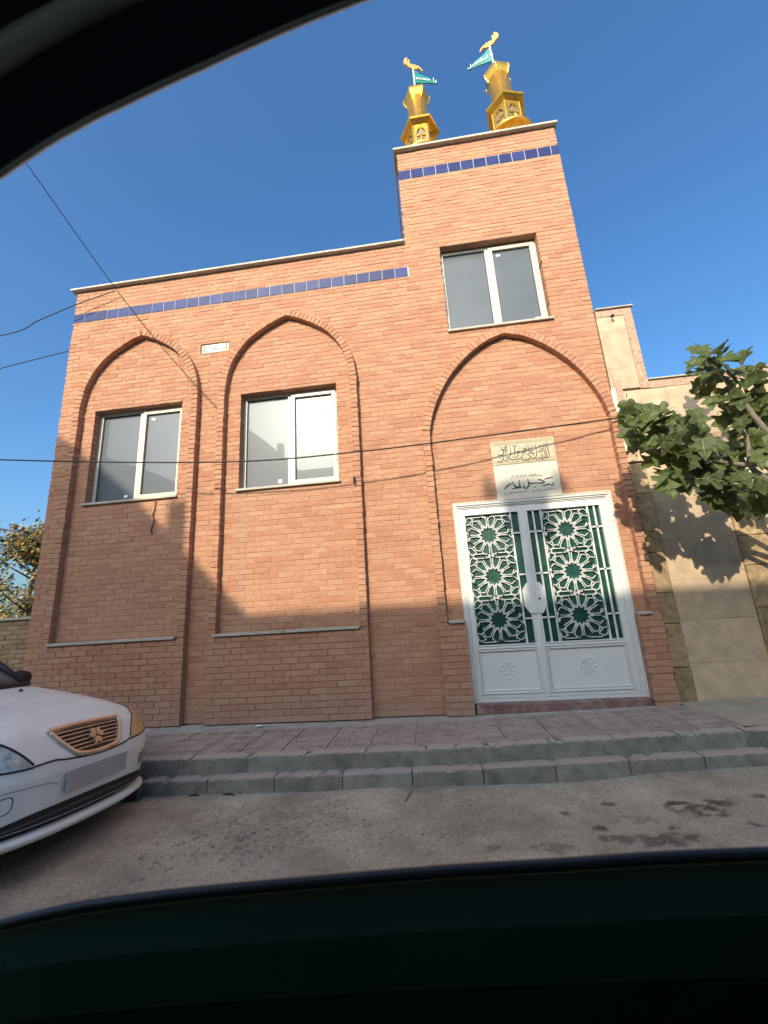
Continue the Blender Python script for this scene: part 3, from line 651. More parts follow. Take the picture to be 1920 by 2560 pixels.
# ------------------------------------------------------------------ double metal door (part of the mosque)
def door():
    x0, x1, z0, z1 = DOOR[0], DOOR[1], .10, DOOR[3]
    f = MB()
    # stepped frame
    for k, (o, t, ya, yb) in enumerate(((0, .022, -.004, .12), (.022, .02, .012, .12), (.042, .016, .026, .12))):
        a, b, c = x0 + o, x1 - o, z1 - o
        f.box(a, a + t, ya, yb, z0, c); f.box(b - t, b, ya, yb, z0, c); f.box(a + t, b - t, ya, yb, c - t, c)
    f.box(x0 + .058, x1 - .058, .026, .12, z0, z0 + .035)
    fr = f.build("door_frame", WHITE, mosque, bevel=.003)
    mid = 1.165
    for (a, b, gl) in ((x0 + .060, mid - .002, "L"), (mid + .002, x1 - .060, "R")):
        z2, z3 = z0 + .038, z1 - .062
        lf = MB()
        if gl == "L": ga, gb = .462, 1.100
        else: ga, gb = 1.206, 2.045
        y0, y1 = .034, .085
        gz0, gz1 = .700, 2.225
        lf.box(a, ga, y0, y1, z2, z3); lf.box(gb, b, y0, y1, z2, z3)
        lf.box(ga, gb, y0, y1, gz1, z3); lf.box(ga, gb, y0, y1, .64, gz0); lf.box(ga, gb, y0, y1, z2, .215)
        leaf = lf.build("door_leaf", WHITE, mosque, bevel=.003)
        # lower panel with its mouldings
        pa, pb = ga - .03, gb + .02
        p = MB(); p.box(ga, gb, .05, .08, .215, .64)
        p.build("lower_panel", WHITE, leaf)
        mo = MB()
        for k, (o, t, yy) in enumerate(((-.022, .014, .022), (.006, .012, .028))):
            u0, u1, v0, v1 = ga + o, gb - o, .205 + o, .65 - o
            mo.box(u0, u0 + t, yy, .05, v0, v1); mo.box(u1 - t, u1, yy, .05, v0, v1)
            mo.box(u0 + t, u1 - t, yy, .05, v1 - t, v1); mo.box(u0 + t, u1 - t, yy, .05, v0, v0 + t)
        u0, u1, v0, v1 = ga - .012, gb + .012, .690, 2.237
        t = .014
        mo.box(u0, u0 + t, .024, .05, v0, v1); mo.box(u1 - t, u1, .024, .05, v0, v1); mo.box(u0 + t, u1 - t, .024, .05, v1 - t, v1); mo.box(u0 + t, u1 - t, .024, .05, v0, v0 + t)
        mo.build("moulding", WHITE, leaf, bevel=.002)
        rx, rz, rr = (.757, .425, .092) if gl == "L" else (1.632, .427, .094)
        ro = MB()
        for k in range(8):
            th = 2 * math.pi * k / 8 + .39
            cx, cz = rx + math.cos(th) * rr * .66, rz + math.sin(th) * rr * .66
            loop = [(cx + math.cos(th + q) * rr * .34, .049, cz + math.sin(th + q) * rr * .34) for q in np.linspace(-2.0, 2.0, 9)]
            ro.tube(loop, .0085, 5)
            th2 = th + math.pi / 8
            ro.tube([(rx + math.cos(th) * rr * .30, .049, rz + math.sin(th) * rr * .30), (rx + math.cos(th2) * rr * .5, .049, rz + math.sin(th2) * rr * .5),
                     (rx + math.cos(th + math.pi / 4) * rr * .30, .049, rz + math.sin(th + math.pi / 4) * rr * .30)], .0075, 5)
        ro.build("rosette", WHITE, leaf)
        # green glass behind the lattice
        gm = MB(); gm.box(ga, gb, .066, .072, gz0, gz1); gm.build("green_glass", GREEN, leaf)
        # lattice
        la = MB(); W_, ya, yb = .0086, .036, .052
        if gl == "L": lx0, lx1, cx = .466, 1.004, .728
        else: lx0, lx1, cx = 1.380, 1.904, 1.631
        B = lambda p, q, w=W_: la.bar(p, q, w, ya, yb)
        zc = (1.965, 1.469, .973)
        Rr = .238
        pol = lambda c, r, th: (c[0] + r * math.cos(th), c[1] + r * math.sin(th))
        for z in zc:
            c = (cx, z)
            for k in range(12):
                th = 2 * math.pi * k / 12 + math.pi / 12
                h = math.pi / 12
                A0 = pol(c, Rr * .36, th); P1 = pol(c, Rr * .64, th - .20); P2 = pol(c, Rr * .64, th + .20)
                Q1 = pol(c, Rr * .93, th - .205); Q2 = pol(c, Rr * .93, th + .205); TT = pol(c, Rr * 1.04, th)
                for u, v in ((A0, P1), (A0, P2), (P1, Q1), (P2, Q2), (Q1, TT), (Q2, TT)): B(u, v)
                S = pol(c, Rr * .52, th + h)
                B(pol(c, Rr * .34, th), S); B(S, pol(c, Rr * .34, th + 2 * h))
                B(S, P2); B(S, pol(c, Rr * .64, th + 2 * h - .20))
                if k % 3 != 1:
                    B(TT, Q2)
            # corner stars and side kites
            for sx in (-1, 1):
                for sz in (-1, 1):
                    e = (lx1 if sx > 0 else lx0)
                    k0 = (cx + sx * .215, z + sz * .150); k1 = (e - sx * .012, z + sz * .205); k2 = (cx + sx * .165, z + sz * .205)
                    k3 = (cx + sx * .225, z + sz * .232)
                    B(k0, (e, z + sz * .135)); B(k0, k2); B((e, z + sz * .135), k1); B(k1, k3); B(k2, k3)
                    B(pol(c, Rr * .95, math.atan2(sz * .15, sx * .215)), k0)
                    B((e - sx * .002, z + sz * .06), (cx + sx * .235, z + sz * .02)); B((e - sx * .002, z + sz * .06), (e - sx * .002, z + sz * .135))
        for zz in ((zc[0] + zc[1]) / 2, (zc[1] + zc[2]) / 2):
            for sx in (-1, 1):
                h = [(cx + sx * .02, zz), (cx + sx * .055, zz + .026), (cx + sx * .19, zz + .026), (cx + sx * .215, zz), (cx + sx * .19, zz - .026), (cx + sx * .055, zz - .026)]
                for k in range(6): B(h[k], h[(k + 1) % 6])
            B((cx - .025, zz + .018), (cx + .025, zz - .018)); B((cx - .025, zz - .018), (cx + .025, zz + .018))
        for zz, s in ((gz1 - .02, 1), (gz0 + .02, -1)):
            B((cx - .2, zz - s * .012), (cx - .05, zz - s * .012)); B((cx + .05, zz - s * .012), (cx + .2, zz - s * .012)); B((cx - .05, zz - s * .012), (cx, zz - s * .05)); B((cx + .05, zz - s * .012), (cx, zz - s * .05))
        B((lx0 - .002, gz0), (lx0 - .002, gz1), .016); B((lx1 + .004, gz0), (lx1 + .004, gz1), .022)
        bars = [] if gl == "L" else [1.278, 1.366, 1.985]
        for x in bars: B((x, gz0), (x, gz1), .020)
        spans = [(1.006, 1.10)] if gl == "L" else [(1.206, 1.372), (1.912, 2.045)]
        for zz in (1.967, 1.470, .972):
            for u, v in spans: B((u, zz), (v, zz), .018)
        la.build("lattice", WHITE, leaf)
        # lock plate, one half on each leaf
        e = .062
        zc_, hh = 1.195, .175
        pts = [(1.163, zc_ - hh), (1.163, zc_ + hh), (1.085, zc_ + hh), (1.03, zc_ + hh - .085), (1.03, zc_ - hh + .085), (1.085, zc_ - hh)] if gl == "L" else \
              [(1.167, zc_ + hh), (1.167, zc_ - hh), (1.228, zc_ - hh), (1.283, zc_ - hh + .085), (1.283, zc_ + hh - .085), (1.228, zc_ + hh)]
        lk = MB(); lk.slab(pts[::-1], .014, .05, .004); lp = lk.build("lock_plate", WHITE, leaf)
        if gl == "R":
            k = MB(); k.tube([(1.204, .004, 1.184), (1.204, .02, 1.184)], .012, 10); k.build("keyhole", INK, leaf)
    # astragal strip over the joint
    MB().box(mid - .012, mid + .010, .022, .034, z0 + .045, z1 - .066).build("cover_strip", WHITE, mosque, bevel=.002)
    MB().box(x0 + .02, x1 - .01, -.06, .12, .0, .098).build("threshold", PINK, mosque, bevel=.008)
    # plaster bead round the opening
    pl = MB(); pl.box(x0 - .014, x0 - .001, -.006, .02, .985, z1 + .02); pl.box(x1 + .001, x1 + .014, -.006, .02, .965, z1 + .02); pl.box(x0 - .001, x1 + .001, -.006, .02, z1 + .002, z1 + .02)
    pl.build("plaster_bead", CREAM2, mosque)
door()

# ------------------------------------------------------------------ inscription tablets
def ribbon(mb, pts, w, y):
    P = np.array(spline(pts, 5)) if len(pts) > 2 else np.array(pts, float)
    T = np.gradient(P, axis=0); T /= (np.linalg.norm(T, axis=1)[:, None] + 1e-9)
    N = np.stack([-T[:, 1], T[:, 0]], 1)
    n = len(P)
    ww = [w * (.55 + .6 * math.sin(math.pi * min(1, max(0, (i + .5) / n)))) / 2 for i in range(n)]
    vs = []
    for i in range(n):
        for s in (-1, 1):
            q = P[i] + N[i] * ww[i] * s
            vs.append((q[0], y, q[1]))
    fs = [(2 * i, 2 * i + 2, 2 * i + 3, 2 * i + 1) for i in range(n - 1)]
    # give the strokes a little thickness
    b = len(vs)
    vs += [(x, y + .003, z) for x, _, z in vs]
    fs += [tuple(b + k for k in reversed(f)) for f in fs]
    fs += [(2 * i, 2 * i + 2, b + 2 * i + 2, b + 2 * i) for i in range(n - 1)] + [(2 * i + 1, 2 * i + 3, b + 2 * i + 3, b + 2 * i + 1) for i in range(n - 1)]
    mb.add(vs, fs)

t1 = MB(); t1.rect(.875, 1.645, 2.822, 3.137, -.012, .05, .003)
tab1 = t1.build("inscription_tablet", CREAM, None)
tag(tab1, "cream stone tablet with black Arabic calligraphy inside a patterned border", "sign")
bd = MB()
for (a, b, c, d) in ((.895, 1.625, 3.105, 3.109), (.895, 1.625, 2.848, 2.852), (.893, .897, 2.85, 3.107), (1.623, 1.627, 2.85, 3.107), (.925, 1.595, 3.082, 3.085), (.925, 1.595, 2.872, 2.875), (.923, .926, 2.873, 3.084), (1.594, 1.597, 2.873, 3.084)):
    bd.box(a, b, -.0145, -.0125, c, d)
for k in range(46):
    x = .905 + k * .0158
    for z in (3.095, 2.862, 3.122, 2.835):
        bd.tube([(x, -.0145, z - .004), (x + .006, -.0145, z + .004), (x + .012, -.0145, z - .004)], .0013, 4)
bd.build("tablet_border", CREAM3, tab1)
t2 = MB(); t2.rect(.877, 1.643, 2.368, 2.818, -.010, .05, .003)
tab2 = t2.build("name_tablet", CREAM2, None)
tag(tab2, "pale stone tablet with bold black Persian lettering right above the white door", "sign")
l1, l2 = MB(), MB()
for st in STROKES:
    zmean = sum(p[1] for p in st[1:]) / (len(st) - 1)
    ribbon(l1 if zmean > 2.82 else l2, st[1:], st[0] * 2.1, -.0165 if zmean > 2.82 else -.0145)
l1.build("lettering", INK, tab1); l2.build("lettering", INK, tab2)

# small glazed plaque between the arches
pq = MB(); pq.rect(-3.078, -2.662, 4.988, 5.123, .016, .05, .002)
plaque = pq.build("ceramic_plaque", mat("plaque_glaze", (.40, .42, .35), .3, .08, 20), None)
tag(plaque, "small white glazed plaque with faint blue script between the two left arches", "sign")
pf = MB()
cx, cz = -2.868, 5.056
for k in range(6):
    for s in (-1, 1):
        x = cx + s * (.168 + .010 * (k % 2)); z = cz - .045 + k * .018
        pf.tube([(x - .012, .0145, z), (x, .0145, z + .007), (x + .012, .0145, z)], .004, 5)
pf.build("leaf_ornament", mat("plaque_green", (.10, .16, .11), .4, .2, 40), plaque)
py = MB()
for s in (-1, 1):
    py.tube([(cx + s * .115, .0145, cz + .045), (cx + s * .14, .0145, cz + .02), (cx + s * .148, .0145, cz), (cx + s * .14, .0145, cz - .02), (cx + s * .115, .0145, cz - .045)], .0045, 5)
py.build("cartouche", mat("plaque_yellow", (.36, .32, .12), .4, .1), plaque)
ps = MB()
for pts in ([(.09, .0), (.07, .02), (.05, -.01), (.02, .0)], [(.03, .03), (.02, -.005)], [(.0, .025), (-.01, -.01), (-.03, .0), (-.05, -.012)], [(-.02, .03), (-.04, .015)], [(-.06, .02), (-.075, -.01), (-.1, .0)], [(.06, -.025), (.02, -.03), (-.03, -.022)]):
    ribbon(ps, [(cx + a, cz + b) for a, b in pts], .012, .013)
ps.build("script", mat("plaque_blue", (.10, .13, .25), .4, .1), plaque)

# ------------------------------------------------------------------ gold minarets on the tower roof
def text_mesh(body, size):
    c = bpy.data.curves.new("lettering", 'FONT'); c.body = body; c.size = size; c.extrude = .004; c.align_x = 'CENTER'; c.resolution_u = 3
    o = bpy.data.objects.new("lettering", c); COL.objects.link(o)
    dg = bpy.context.evaluated_depsgraph_get(); me = bpy.data.meshes.new_from_object(o.evaluated_get(dg))
    bpy.data.objects.remove(o); bpy.data.curves.remove(c)
    return me

def minaret(x, y, rot, lean, plate_yaw, flip, words, label):
    zr = 8.085
    m = empty("minaret", (x, y, zr), label, "minaret", "gold minarets on the tower roof")
    c = (x, y)
    hexr = rot
    MB().lathe([(.30, zr), (.30, 8.12), (.27, 8.16), (.27, 8.40), (.33, 8.425)], c, 6, hexr).build("pedestal", GOLD, m)
    bolt = MB()
    for k in range(6):
        t = hexr + math.pi / 6 + k * math.pi / 3
        for s in (-.09, .09):
            p = (x + math.cos(t) * .236 - math.sin(t) * s, y + math.sin(t) * .236 + math.cos(t) * s, 8.33)
            bolt.tube([p, (p[0] + math.cos(t) * .014, p[1] + math.sin(t) * .014, p[2])], .012, 6)
    MB().lathe([(.345, 8.425), (.375, 8.43), (.378, 8.452), (.345, 8.456)], c, 40).build("balcony_ring", GOLD, m, smooth=False)
    lan = MB().lathe([(.232, 8.456), (.232, 9.03)], c, 6, hexr).build("lantern", GREYPANE, m)
    cor = MB()
    for k in range(6):
        t = hexr + k * math.pi / 3
        px, py_ = x + math.cos(t) * .246, y + math.sin(t) * .246
        cor.tube([(px, py_, 8.456), (px, py_, 9.03)], .018, 6)
    cor.build("corner_post", GOLD, lan)
    # arched window screen on each face
    for k in range(6):
        t = hexr + math.pi / 6 + k * math.pi / 3
        apo = .232 * math.cos(math.pi / 6)
        ux, uy = -math.sin(t), math.cos(t)
        sc = MB()
        def F(u, z, d): return (x + math.cos(t) * (apo + d) + ux * u, y + math.sin(t) * (apo + d) + uy * u, z)
        def rail(u0, u1, z0, z1, d0=.0, d1=.022):
            sc.add([F(u0, z0, d0), F(u1, z0, d0), F(u1, z1, d0), F(u0, z1, d0), F(u0, z0, d1), F(u1, z0, d1), F(u1, z1, d1), F(u0, z1, d1)],
                   [(0, 1, 2, 3), (7, 6, 5, 4), (0, 4, 5, 1), (1, 5, 6, 2), (2, 6, 7, 3), (3, 7, 4, 0)])
        rail(-.116, -.076, 8.456, 9.03); rail(.076, .116, 8.456, 9.03); rail(-.076, .076, 8.456, 8.49)
        rail(-.011, .011, 8.49, 8.965, 0, .018)
        for z in (8.62, 8.80): rail(-.076, .076, z - .009, z + .009, 0, .018)
        # head: pointed arch cut from the top rail
        for s in (-1, 1):
            pts = [(s * .076, 8.86), (s * .055, 8.91), (s * .02, 8.955), (0, 8.975)]
            for (a, b), (c2, d2) in zip(pts[:-1], pts[1:]):
                q = [F(a, b, .0), F(c2, d2, 0), F(c2, 9.03, 0), F(a, 9.03, 0), F(a, b, .022), F(c2, d2, .022), F(c2, 9.03, .022), F(a, 9.03, .022)]
                sc.add(q, [(0, 1, 2, 3), (7, 6, 5, 4), (0, 4, 5, 1)])
            for zc2 in (8.71, 8.555):
                arc = [F(s * (.076 - .035 * math.cos(a)), zc2 + .075 * math.sin(a), .008) for a in np.linspace(-1.3, 1.3, 7)]
                arc2 = [F(s * (.011 + .028 * math.cos(a)), zc2 + .062 * math.sin(a), .008) for a in np.linspace(-1.4, 1.4, 7)]
                sc.tube(arc2, .006, 5)
        sc.build("window_screen", GOLD, lan)
    eave = MB().lathe([(.236, 9.028), (.335, 9.085), (.345, 9.10), (.345, 9.118), (.17, 9.19)], c, 6, hexr).build("eave", GOLD, m)
    for k in range(6):
        t = hexr + math.pi / 6 + k * math.pi / 3
        for s in (-.10, 0, .10):
            r = .25
            p = (x + math.cos(t) * r - math.sin(t) * s, y + math.sin(t) * r + math.cos(t) * s, 9.055)
            bolt.tube([p, (p[0] + .004 * math.cos(t), p[1] + .004 * math.sin(t), p[2] - .012)], .011, 6)
    a = math.tan(lean)
    lx = lambda z: x - a * (z - 9.12)
    def sheared(prof, seg, rr, name, smooth):
        b = MB().lathe(prof, c, seg, rr)
        b.v = [(vx - a * (vz - 9.12), vy, vz) for vx, vy, vz in b.v]
        return b.build(name, GOLD, m, smooth=smooth)
    sh = sheared([(.186, 9.15), (.178, 9.19), (.175, 9.82)], 40, 0, "shaft", False)
    for p in sh.data.polygons: p.use_smooth = len(p.vertices) == 4
    cp = sheared([(.165, 9.76), (.182, 9.80), (.206, 9.845), (.226, 9.895), (.232, 9.94), (.222, 9.985), (.20, 10.03), (.10, 10.10), (.03, 10.14)], 6, hexr, "capital", False)
    for k in range(6):
        rb = MB()
        t = hexr + k * math.pi / 3
        pr = [(.183, 9.80), (.208, 9.845), (.229, 9.895), (.235, 9.94), (.225, 9.985)]
        rb.tube([(lx(z) + math.cos(t) * r, y + math.sin(t) * r, z) for r, z in pr], .008, 6)
        rb.build("rib", GOLD, cp)
        t2 = t + math.pi / 6
        p = (lx(9.90) + math.cos(t2) * .194, y + math.sin(t2) * .194, 9.90)
        bolt.tube([p, (p[0] + math.cos(t2) * .012, p[1] + math.sin(t2) * .012, p[2] - .006)], .010, 6)
    bolt.build("bolt", GOLD, m, kind="stuff")
    px = lx(10.3)
    MB().tube([(px, y, 10.1), (lx(10.74), y, 10.76)], .016, 8).build("pole", mat("pole_white", (.6, .58, .5), .5), m)
    MB().lathe([(.03, 10.12), (.035, 10.15), (.022, 10.19)], (px, y), 12).build("pole_collar", GOLD, m)
    # cut-out emblem and pennant on the pole
    d = Vector((math.cos(plate_yaw), math.sin(plate_yaw), 0)); nrm = Vector((-d.y, d.x, 0))
    ex, ez = lx(10.74), 10.74
    strokes = [([(-.235, -.065), (-.19, -.01), (-.13, .035), (-.07, .0), (0, -.012), (.06, .005), (.105, .05), (.115, .11), (.10, .19), (.085, .235)], .066),
               ([(-.125, .035), (-.118, .085)], .042), ([(-.065, .015), (-.058, .105)], .042), ([(-.005, .0), (.0, .105)], .042), ([(.05, .02), (.048, .105)], .040),
               ([(.135, .035), (.175, .085), (.185, .16), (.165, .24), (.14, .295)], .066)]
    eb = MB(); fl = -1 if flip else 1
    for st, wd in strokes:
        P = np.array(spline(st, 6)) * .74; T = np.gradient(P, axis=0); T /= np.linalg.norm(T, axis=1)[:, None]; Nn = np.stack([-T[:, 1], T[:, 0]], 1); n = len(P)
        vs = []
        for q in range(n):
            w_ = wd / 2 * min(1, .25 + 2.2 * min(q, n - 1 - q) / n)
            for sd_ in (-1, 1):
                u, v = P[q] + Nn[q] * w_ * sd_
                for dd_ in (-.014, .014): vs.append((ex + d.x * u * fl + nrm.x * dd_, y + d.y * u * fl + nrm.y * dd_, ez + v + .02))
        fs = []
        for q in range(n - 1):
            a0, b0 = 4 * q, 4 * q + 4
            fs += [(a0, b0, b0 + 2, a0 + 2), (a0 + 1, a0 + 3, b0 + 3, b0 + 1), (a0, a0 + 1, b0 + 1, b0), (a0 + 2, b0 + 2, b0 + 3, a0 + 3)]
        fs += [(0, 2, 3, 1), (4 * n - 4, 4 * n - 3, 4 * n - 1, 4 * n - 2)]
        eb.add(vs, fs)
    eb.build("emblem", AMBER, m, smooth=False)
    s = 1 if not flip else 1
    sd = -1 if not flip else 1          # side the pennant flies to
    bm = bmesh.new()
    out = [(.018, 10.70), (.12, 10.615), (.27, 10.57), (.44, 10.46), (.24, 10.43), (.018, 10.37)]
    vs = [bm.verts.new((lx(v) + d.x * u * sd - nrm.x * .008 - m.location.x, y + d.y * u * sd - nrm.y * .008 - m.location.y, v - m.location.z)) for u, v in out]
    fc = bm.faces.new(vs)
    ext = bmesh.ops.extrude_face_region(bm, geom=[fc])
    bmesh.ops.translate(bm, vec=nrm * .016, verts=[g_ for g_ in ext['geom'] if isinstance(g_, bmesh.types.BMVert)])
    bmesh.ops.recalc_face_normals(bm, faces=bm.faces[:])
    me = bpy.data.meshes.new("flag"); bm.to_mesh(me); bm.free(); me.materials.append(TEAL)
    fo = bpy.data.objects.new("flag", me); COL.objects.link(fo); fo.parent = m
    tm = text_mesh(words[0], .135 if flip else .10); tm.materials.clear(); tm.materials.append(LETTER)
    to = bpy.data.objects.new("lettering", tm); COL.objects.link(to); to.parent = fo
    to.matrix_local = Matrix.Translation((lx(10.5) + d.x * .20 * sd - nrm.x * .014 - m.location.x, y + d.y * .20 * sd - nrm.y * .014 - m.location.y, 10.475 - m.location.z)) @ \
        Matrix.Rotation(plate_yaw, 4, 'Z') @ Matrix.Rotation(R(90), 4, 'X')
    return m
YA_HOSSEIN = "\uFEE6\uFEF4\uFEB4\uFEA3 \uFE8E\uFEF3"
YA_ABAL = "\uFEDE\uFEC0\uFED4\uFEDF\uFE8D\uFEEE\uFE91\uFE8D \uFE8E\uFEF3"
minaret(.4535, .45, R(0), 0.0, R(17), True, (YA_HOSSEIN,), "gold minaret whose green pennant points right, on the left half of the tower roof")
minaret(1.885, .34, R(14), R(2.5), R(-17), False, (YA_ABAL,), "gold minaret whose green pennant points left, near the right corner of the tower roof")
# ------------------------------------------------------------------ stone-clad house on the right
house = empty("stone_house", (4.2, 0, 0), "beige travertine clad house with pink granite edging right of the brick mosque", "house")
YH = .0
hw = MB()
HX0, HX1, HXS = 2.445, 9.5, 2.893
wins = [(3.43, 3.83, 1.95, 2.845), (2.36, 2.484, 2.85, 3.68), (5.2, 6.4, 1.95, 2.845), (7.4, 8.6, 1.95, 2.845)]
for a, b, c, d in grid_minus(HX0, HX1, 0, 3.75, wins):
    hw.add([(a, .03, c), (b, .03, c), (b, .03, d), (a, .03, d)], [(0, 1, 2, 3)])
hw.add([(HX0, .03, 3.75), (HXS, .03, 3.75), (HXS, .03, 4.84), (HX0, .03, 4.84)], [(0, 1, 2, 3)])
hw.add([(HXS, .03, 3.75), (HXS, 3.0, 3.75), (HXS, 3.0, 4.84), (HXS, .03, 4.84)], [(0, 1, 2, 3)])
hw.add([(HX0, .03, 4.83), (HXS, .03, 4.83), (HXS, 3, 4.83), (HX0, 3, 4.83)], [(0, 1, 2, 3)])
hw.add([(HXS, .03, 3.70), (HX1, .03, 3.70), (HX1, 6, 3.70), (HXS, 6, 3.70)], [(0, 1, 2, 3)])
hw.add([(HX1, .03, 0), (HX1, 6, 0), (HX1, 6, 3.75), (HX1, .03, 3.75)], [(0, 1, 2, 3)])
for a, b, c, d in wins:
    for (xa, za), (xb, zb) in (((a, c), (a, d)), ((a, d), (b, d)), ((b, d), (b, c)), ((b, c), (a, c))):
        hw.add([(xa, .03, za), (xb, .03, zb), (xb, .2, zb), (xa, .2, za)], [(0, 1, 2, 3)])
hw.build("wall", PLASTER2, house)
def panel(x0, x1, z0, z1, m, name, yf=0.0, c=.001):
    for q in cut((x0, x1, z0, z1), wins):
        b = MB(); b.rect(q[0], q[1] - .0015, q[2], q[3] - .0015, yf + random.gauss(0, .0018), .05, c, .0004)
        b.build(name, m, house)
# granite edging along parapet and steps
BW = .105
x = HX0
panel(HX0, HXS, 4.84 - BW, 4.84, GRANITE, "granite_edging", -.006)
z = 4.84 - BW
while z > 3.70:
    zz = max(z - .36, 3.64); panel(HXS - BW, HXS, zz, z, GRANITE, "granite_edging", -.006); z = zz
x = HXS
while x < HX1:
    e = min(x + .62, HX1); panel(x, e, 3.75 - BW, 3.75, GRANITE, "granite_edging", -.006); x = e
# granite surround of the slit window and of the other window
panel(2.486, 2.575, 2.80, 3.80, GRANITE, "granite_surround", -.004)
panel(3.40, 3.86, 2.85, 2.97, GRANITE, "granite_surround", -.004)
# travertine courses
z = 4.84 - BW
for hgt in (.20, .30, .27, .29):
    panel(HX0, HXS - BW, z - hgt, z, TRAV, "stone_panel"); z -= hgt
zrow = [3.645, 3.30, 2.975, 2.74]
for i in range(3):
    x = 2.577 if i else HX0 + .02
    while x < HX1:
        e = min(x + (.52 if i % 2 else .61) + random.uniform(-.03, .03), HX1)
        panel(x, e, zrow[i + 1], zrow[i], TRAV, "stone_panel"); x = e
panel(HX0, 2.56, 2.74, 2.80, GRANITE, "granite_surround", -.004)
# ledge course, brown pilasters and lower panels
for a in np.arange(2.43, 3.4, .49): MB().box(a, min(a + .486, 3.42), -.05, .02, 2.694, 2.738).build("stone_ledge", TRAV, house, bevel=.004)
def pil(x0, x1, zt):
    z = 0.0
    while z < zt - .05:
        e = min(z + random.choice([.24, .33, .38, .45]), zt)
        b = MB(); b.rect(x0, x1, z, e - .004, -.022 + random.uniform(-.004, .004), .04, .010, .003)
        b.build("rough_stone", ROUGHSTONE, house); z = e
pil(2.445, 2.632, 2.69); pil(3.425, 3.75, 2.06)
for x0, x1, rows_ in ((2.632, 3.425, (0, .42, .86, 1.30, 1.74, 2.20, 2.692)), (3.75, 9.5, (0, .5, 1.0, 1.5, 2.06, 2.694))):
    for i in range(len(rows_) - 1):
        x = x0
        while x < x1 - .01:
            e = min(x + (.79 if x1 - x0 < 1 else .66), x1)
            if x1 - x0 < 1 and i % 2: e = min(x + .40, x1)
            panel(x, e, rows_[i], rows_[i + 1], TRAV, "stone_panel", .006); x = e
panel(3.425, 3.75, 2.06, 2.694, TRAV, "stone_panel", .004)
copings(HX0 - .0, HXS + .03, 4.843, 4.862, -.03, .3, 1, "coping_slab", STONE)
for k in range(8):
    a = HXS + .002 + k * .82
    o_ = MB().box(a, min(a + .816, HX1), -.03, .3, 3.753, 3.772).build("coping_slab", STONE, house, bevel=.003)
def hwindow(a, b, c, d, split=True):
    f = MB(); t = .045
    f.box(a, a + t, .09, .15, c, d); f.box(b - t, b, .09, .15, c, d); f.box(a + t, b - t, .09, .15, d - t, d); f.box(a + t, b - t, .09, .15, c, c + t)
    fr = f.build("window_frame", PVCW, house, bevel=.003)
    p = MB(); p.add([(a + t, .125, c + t), (b - t, .125, c + t), (b - t, .125, d - t), (a + t, .125, d - t)], [(0, 1, 2, 3)]); p.build("pane", PANE2, fr)
for wq in (wins[0], wins[2], wins[3]): hwindow(*wq)
f = MB(); f.box(2.432, 2.484, -.012, .06, 2.85, 3.68); f.build("window_frame", PVCW, house, bevel=.003)
# small wall lamp near the top of the house
lamp = empty("wall_lamp", (2.63, -.01, 4.70), "small dark lamp bracket near the top of the beige house wall", "lamp")
b = MB(); b.tube([(2.63, 0, 4.73), (2.63, -.03, 4.735), (2.63, -.055, 4.715)], .007, 8); b.build("bracket", DARK, lamp)
b = MB(); b.lathe([(.006, 4.725), (.015, 4.71), (.019, 4.69), (.012, 4.685)], (2.63, -.055), 12); b.build("lamp_shade", DARK, lamp)

# ------------------------------------------------------------------ garden wall, tree and buildings on the left
gw = empty("garden_wall", (-8, .62, 0), "low old tan brick garden wall with a thin coping, running left from the mosque corner", "wall")
b = MB(); b.box(-16, -5.26, .625, .85, 0, 1.345); b.build("wall_core", mat("old_mortar", (.25, .19, .13), .95, .2, 10, .5, 50), gw)
cand = []
for k in range(20):
    za = .0 + k * .067
    x = -16 + (.105 if k % 2 else 0)
    while x < -5.27:
        e = min(x + .2, -5.27); cand.append((x, e, za, za + .055)); x += .212
cand.sort(key=lambda q: -q[0] - q[2] * .5)
rest = MB()
for i, (a, e, c, d) in enumerate(cand):
    tgt = MB() if i < 120 else rest
    j = lambda: random.uniform(-.005, .005)
    tgt.slab([(a + j(), c + j()), (e + j(), c + j()), (e + j(), d + j()), (a + j(), d + j())], .615 + random.uniform(-.006, .006), .66, .008, .003)
    if i < 120: tgt.build("brick", OLDBRICK, gw)
rest.build("brickwork", OLDBRICK, gw, kind="stuff")
for k in range(14):
    a = -16 + k * .767
    MB().box(a, a + .762, .585, .88, 1.347, 1.385 + random.uniform(0, .004)).build("coping_slab", PLASTER2, gw, bevel=.008)

def leafy(name, mb_leaves, m): return mb_leaves.build(name, m, None)
LEAFA = mat("autumn_leaf", (.36, .235, .06), .6, .3, 3, tint=.45)
LEAFG = mat("dry_green_leaf", (.085, .105, .030), .6, .3, 3, tint=.4)
tree = empty("autumn_tree", (-8.55, 3.0, 0), "thin tree with sparse yellow and green autumn leaves behind the low garden wall", "tree")
b = MB()
b.tube([(-8.5, 3.0, 0), (-8.48, 3.0, .9), (-8.52, 3.02, 1.8), (-8.46, 3.0, 2.6), (-8.42, 3, 3.5)], [.06, .052, .042, .028, .010], 8)
tr = b.build("trunk", BARK, tree, smooth=True)
b = MB(); tips = []
for k in range(32):
    h = random.uniform(.9, 3.1); a = random.uniform(0, 6.28); L_ = random.uniform(.5, 1.05) * (1.25 - .25 * (h - .9) / 2.1)
    if h > 2.4: L_ *= .75
    p0 = Vector((-8.48, 3.0, h)); dv = Vector((math.cos(a), math.sin(a), random.uniform(.5, 1.2))).normalized()
    p1 = p0 + dv * L_ * .5; p2 = p0 + dv * L_ + Vector((0, 0, .1))
    if p2.z > 3.6: p2.z = 3.6
    b.tube([p0, p1, p2], [.022, .014, .006], 5)
    tips += [(p0 + (p2 - p0) * t) for t in (.45, .6, .75, .9, 1.0)]
b.build("branch", BARK, tree, smooth=True)
